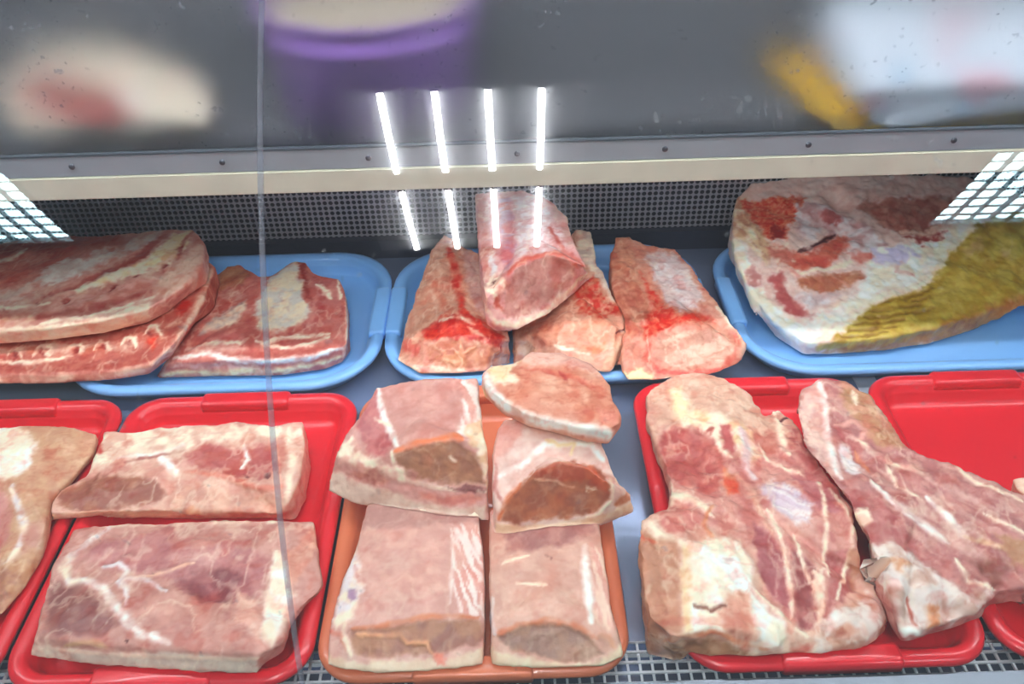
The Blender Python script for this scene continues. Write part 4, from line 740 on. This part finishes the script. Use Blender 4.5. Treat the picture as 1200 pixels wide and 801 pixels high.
# --- ham with yellow skin
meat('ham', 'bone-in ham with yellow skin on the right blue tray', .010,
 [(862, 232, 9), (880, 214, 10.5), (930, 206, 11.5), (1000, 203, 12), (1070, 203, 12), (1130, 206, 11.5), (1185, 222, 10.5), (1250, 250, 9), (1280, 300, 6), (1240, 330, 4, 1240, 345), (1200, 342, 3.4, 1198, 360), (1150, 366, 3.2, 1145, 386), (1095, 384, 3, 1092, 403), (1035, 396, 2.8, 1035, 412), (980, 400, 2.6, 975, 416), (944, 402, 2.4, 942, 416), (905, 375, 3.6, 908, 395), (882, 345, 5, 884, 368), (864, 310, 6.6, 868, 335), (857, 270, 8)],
 ((236, 214, 204), (226, 194, 182)),
 [('p', 'F', 5, [(855, 280), (875, 280), (900, 350), (935, 378), (1000, 345), (1020, 300), (1080, 275), (1130, 255), (1150, 262), (1105, 310), (1090, 332), (1030, 352), (985, 385), (945, 414), (905, 395), (870, 350)], .6, {'to': 'W'}),
  ('p', (206, 160, 134), 4, [(860, 235), (885, 232), (900, 265), (912, 300), (900, 310), (880, 285), (866, 280)], 0, {'to': 'F', 'st': (70, 'Y', .5, .2)}),
  ('p', (208, 86, 68), 3, [(874, 238), (950, 234), (942, 254), (930, 266), (926, 284), (906, 280), (894, 266), (880, 254)], .6, {'to': (224, 140, 112), 'sc': 260}), ('p', (150, 56, 50), 2, [(908, 268), (926, 268), (922, 282), (910, 280)], -.8),
  ('p', 'V', 3, [(940, 242), (962, 240), (995, 256), (1015, 262), (1040, 285), (1030, 300), (990, 295), (968, 270), (950, 285), (934, 268)], .6, {'to': (206, 166, 162), 'warp': 1.6}), ('p', (190, 120, 116), 2, [(962, 252), (978, 248), (990, 256), (982, 264), (968, 262)], -.6),
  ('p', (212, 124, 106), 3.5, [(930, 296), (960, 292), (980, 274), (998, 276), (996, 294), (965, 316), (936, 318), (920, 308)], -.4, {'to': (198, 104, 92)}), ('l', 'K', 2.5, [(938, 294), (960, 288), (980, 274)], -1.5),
  ('p', (206, 130, 116), 3, [(900, 290), (925, 285), (935, 305), (915, 312)], 0, {'to': 'F'}), ('l', 'F', 4, [(930, 320), (965, 316), (1000, 305)], .8), ('p', (212, 130, 118), 3, [(998, 298), (1025, 292), (1028, 305), (1005, 308)], 0),
  ('p', (194, 134, 106), 3, [(936, 324), (965, 320), (1010, 316), (1014, 324), (985, 342), (960, 345), (936, 336)], -.5, {'to': (182, 116, 96)}), ('l', (216, 160, 140), 3, [(975, 322), (995, 335)], .5),
  ('p', (184, 106, 104), 3, [(902, 325), (918, 318), (926, 345), (942, 362), (952, 370), (934, 374), (912, 358)], -.5, {'to': (196, 124, 118)}), ('p', 'V', 3, [(934, 345), (965, 343), (985, 342), (975, 358), (945, 362), (930, 355)], .6, {'to': (214, 190, 186)}),
  ('l', 'F', 5, [(905, 318), (925, 312), (940, 325)], .6, {'to': 'P'}), ('p', (204, 152, 146), 2.5, [(877, 318), (886, 312), (894, 320), (890, 338), (879, 336)], -.3),
  ('p', (178, 116, 104), 4, [(1005, 245), (1040, 236), (1085, 232), (1120, 238), (1110, 262), (1092, 276), (1060, 276), (1035, 266)], -.8, {'to': (200, 148, 132)}), ('p', (168, 84, 80), 2.5, [(1058, 278), (1090, 274), (1108, 270), (1100, 280), (1078, 286)], -.4), ('l', (236, 204, 184), 4, [(1055, 272), (1085, 272), (1110, 262)], .5),
  ('p', (192, 140, 126), 3, [(1010, 238), (1030, 236), (1028, 250), (1012, 250)], 0), ('l', 'P', 2.5, [(1040, 300), (1055, 306), (1050, 318), (1070, 322)], 0), ('p', (216, 206, 226), 3, [(1020, 290), (1060, 285), (1080, 300), (1050, 315), (1025, 310)], 0, {'to': 'W'}),
  ('p', (206, 184, 104), 3, [(948, 416), (975, 398), (1000, 372), (1022, 356), (1045, 348), (1088, 334), (1100, 312), (1120, 285), (1140, 262), (1180, 250), (1290, 240), (1290, 350), (1200, 362), (1110, 402), (1000, 420)], .3, {'to': (186, 158, 76), 'warp': .7, 'sc': 55}),
  *[('l', (150, 118, 52), 2.0, [(x0, y0), ((x0+x1)/2, (y0+y1)/2+1.5), (x1, y1)], -1.4, {'warp': .7, 'a': .8}) for x0, y0, x1, y1 in ((1030, 356, 1095, 338), (1018, 366, 1080, 356), (1012, 374, 1065, 368), (1000, 382, 1060, 376), (992, 390, 1050, 384), (1070, 352, 1110, 344), (985, 398, 1040, 392), (1062, 368, 1095, 362))],
  ('p', (206, 170, 130), 4, [(1125, 290), (1145, 278), (1150, 292), (1130, 300)], 0, {'a': .7}), ('p', (212, 184, 150), 4, [(1165, 295), (1185, 290), (1180, 305)], 0, {'a': .6}), ('p', (216, 196, 120), 6, [(1110, 320), (1160, 330), (1150, 350), (1090, 360)], 0, {'a': .5}), ('p', (166, 132, 56), 4, [(1130, 300), (1142, 305), (1136, 316)], 0, {'a': .6}),
  ('p', (182, 112, 66), 5, [(950, 422), (1000, 405), (1050, 402), (1100, 385), (1150, 364), (1200, 345), (1290, 340), (1290, 372), (1120, 412), (1000, 428)], 0, {'to': (198, 136, 88), 'a': .8}),
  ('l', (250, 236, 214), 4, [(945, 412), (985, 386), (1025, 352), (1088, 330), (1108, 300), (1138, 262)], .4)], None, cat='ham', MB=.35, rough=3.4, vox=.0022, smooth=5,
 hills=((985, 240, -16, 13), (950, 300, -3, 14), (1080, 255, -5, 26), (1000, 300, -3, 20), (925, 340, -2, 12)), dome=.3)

# ------------------------------------------------------------------ things on the upper shelf, behind the scuffed guard
ZS = .3305
meat('pork_hock', 'pale blurred meat chunk on the upper shelf at the left, behind the scuffed guard', ZS,
 [(5, 85, 3), (45, 58, 4.5), (110, 48, 5.5), (165, 62, 5.5), (220, 82, 4.5), (248, 110, 3.5), (240, 142, 2.5, 240, 160), (170, 150, 3, 165, 170), (90, 148, 3, 85, 168), (25, 130, 3, 20, 155), (0, 110, 3)], ((226, 214, 196), (236, 226, 206)),
 [('p', (176, 122, 116), 8, [(20, 95), (60, 85), (105, 95), (140, 110), (165, 138), (130, 150), (80, 148), (30, 130)], -1, {'to': (160, 96, 88)}), ('l', (240, 232, 226), 12, [(140, 105), (162, 125)], .5)], None, cat='meat', vox=.003, rough=2)
# lilac tub with pale contents
tp = atz(436, 158, ZS); rimp = aty(436, 30, tp[1]-.012); hh = rimp[2]-ZS
R0 = .118; ctr = (float(tp[0]), float(tp[1])+R0*.92, ZS)
tub = tag(empty('tub', ctr), 'lilac plastic tub with pale contents on the upper shelf', 'tub')
def circ(r, z, n=64): return [(r*math.cos(k*math.tau/n), r*math.sin(k*math.tau/n), z) for k in range(n)]
M_lil = plastic('lilac_plastic', (160, 112, 200))
rings_mesh('tub_body', [circ(R0-.0, .0), circ(R0+.006, .004), circ(R0+.013, hh*.75), circ(R0+.0145, hh*.76), circ(R0+.015, hh*.8), circ(R0+.013, hh*.81), circ(R0+.016, hh-.004), circ(R0+.021, hh-.003), circ(R0+.021, hh), circ(R0+.014, hh), circ(R0+.006, hh*.5), circ(R0-.004, .006)], M_lil, tub)
rr = []
for k in range(9):
    t = k/8; rr.append([(x*1.0, y*1.0, hh-.014+.022*math.sin(t*math.pi/2)+.003*math.sin(9*a)*math.sin(t*math.pi)) for a, (x, y, _) in zip([j*math.tau/64 for j in range(64)], circ((R0+.012)*math.cos(t*math.pi/2)+.001, 0))])
rings_mesh('contents', rr, mat('pale_contents', (176, 160, 140), .6, 0, .5, 60, .15, 30), tub)
# yellow tray with a wrapped white packet
def round_ring(pts, z, inset=0, r=.02):
    c = np.mean([p[:2] for p in pts], 0); out = []
    P = [np.array(p[:2])+(c-np.array(p[:2]))/np.linalg.norm(c-np.array(p[:2]))*inset for p in pts]; n = len(P)
    for i in range(n):
        a, b, d = P[i-1], P[i], P[(i+1) % n]; u = b+(a-b)/np.linalg.norm(a-b)*r; v = b+(d-b)/np.linalg.norm(d-b)*r
        for k in range(7): t = k/6; w = u*(1-t)**2+2*b*t*(1-t)+v*t*t; out.append((w[0], w[1], z))
    return out
YB = [atz(893, 66, ZS+.012), atz(984, 158, ZS+.012), atz(1240, 128, ZS+.012), atz(1180, 62, ZS+.012)]; YT = [atz(940, 62, ZS+.02), atz(1030, 153, ZS+.02), atz(1280, 120, ZS+.02), atz(1240, 50, ZS+.02)]
yo = np.mean(YB, 0); yo[2] = ZS
def loc(P): return [p-yo for p in P]
yt = tag(empty('yellow_tray', tuple(map(float, yo))), 'yellow plastic tray on the upper shelf at the right, holding a white packet', 'tray')
LB, LT = loc(YB), loc(YT)
rings_mesh('tray_body', [round_ring(LB, .0005, .008), round_ring(LB, .003, .003), round_ring(LB, .008, .001), round_ring(LB, .012, 0), round_ring(LB, .015, .002), round_ring(LB, .014, .006), round_ring(LB, .0075, .012), round_ring(LB, .007, .02)], plastic('yellow_plastic', (246, 190, 8)), yt)
pk = tag(empty('wrapped_packet', (float(yo[0]), float(yo[1]), ZS+.0168)), 'white wrapped packet with faint blue and pink marks, lying in the yellow tray', 'packet')
def packet_mat():
    m = bpy.data.materials.new('printed_film'); m.use_nodes = True; nt = m.node_tree; N = nt.nodes.new; L = nt.links.new
    b = nt.nodes['Principled BSDF']; b.inputs['Roughness'].default_value = .3; tc = N('ShaderNodeTexCoord'); last = None; src = rgba((226, 234, 242))
    for c, sc, off in (((120, 170, 200), 26, 0), ((226, 170, 178), 18, 5)):
        n = N('ShaderNodeTexNoise'); n.inputs['Scale'].default_value = sc; n.inputs['Detail'].default_value = 3
        mp = N('ShaderNodeMapping'); mp.inputs['Location'].default_value = (off, off, 0); L(tc.outputs['Object'], mp.inputs[0]); L(mp.outputs[0], n.inputs['Vector'])
        r = N('ShaderNodeMapRange'); r.inputs[1].default_value = .58; r.inputs[2].default_value = .68; r.inputs[4].default_value = .8; L(n.outputs['Fac'], r.inputs[0])
        mx = N('ShaderNodeMix'); mx.data_type = 'RGBA'; L(r.outputs[0], mx.inputs[0]); mx.inputs[7].default_value = rgba(c)
        if last: L(last.outputs[2], mx.inputs[6])
        else: mx.inputs[6].default_value = src
        last = mx
    L(last.outputs[2], b.inputs['Base Color']); return m
rings_mesh('packet_body', [[(x, y, z*(.28+max(0, (y-LT[1][1])/.2)*2.0)) for (x, y, z) in round_ring(LT, z, i, .03)] for z, i in ((0, .008), (.004, .005), (.012, .003), (.022, .006), (.029, .016), (.032, .035))], packet_mat(), pk)
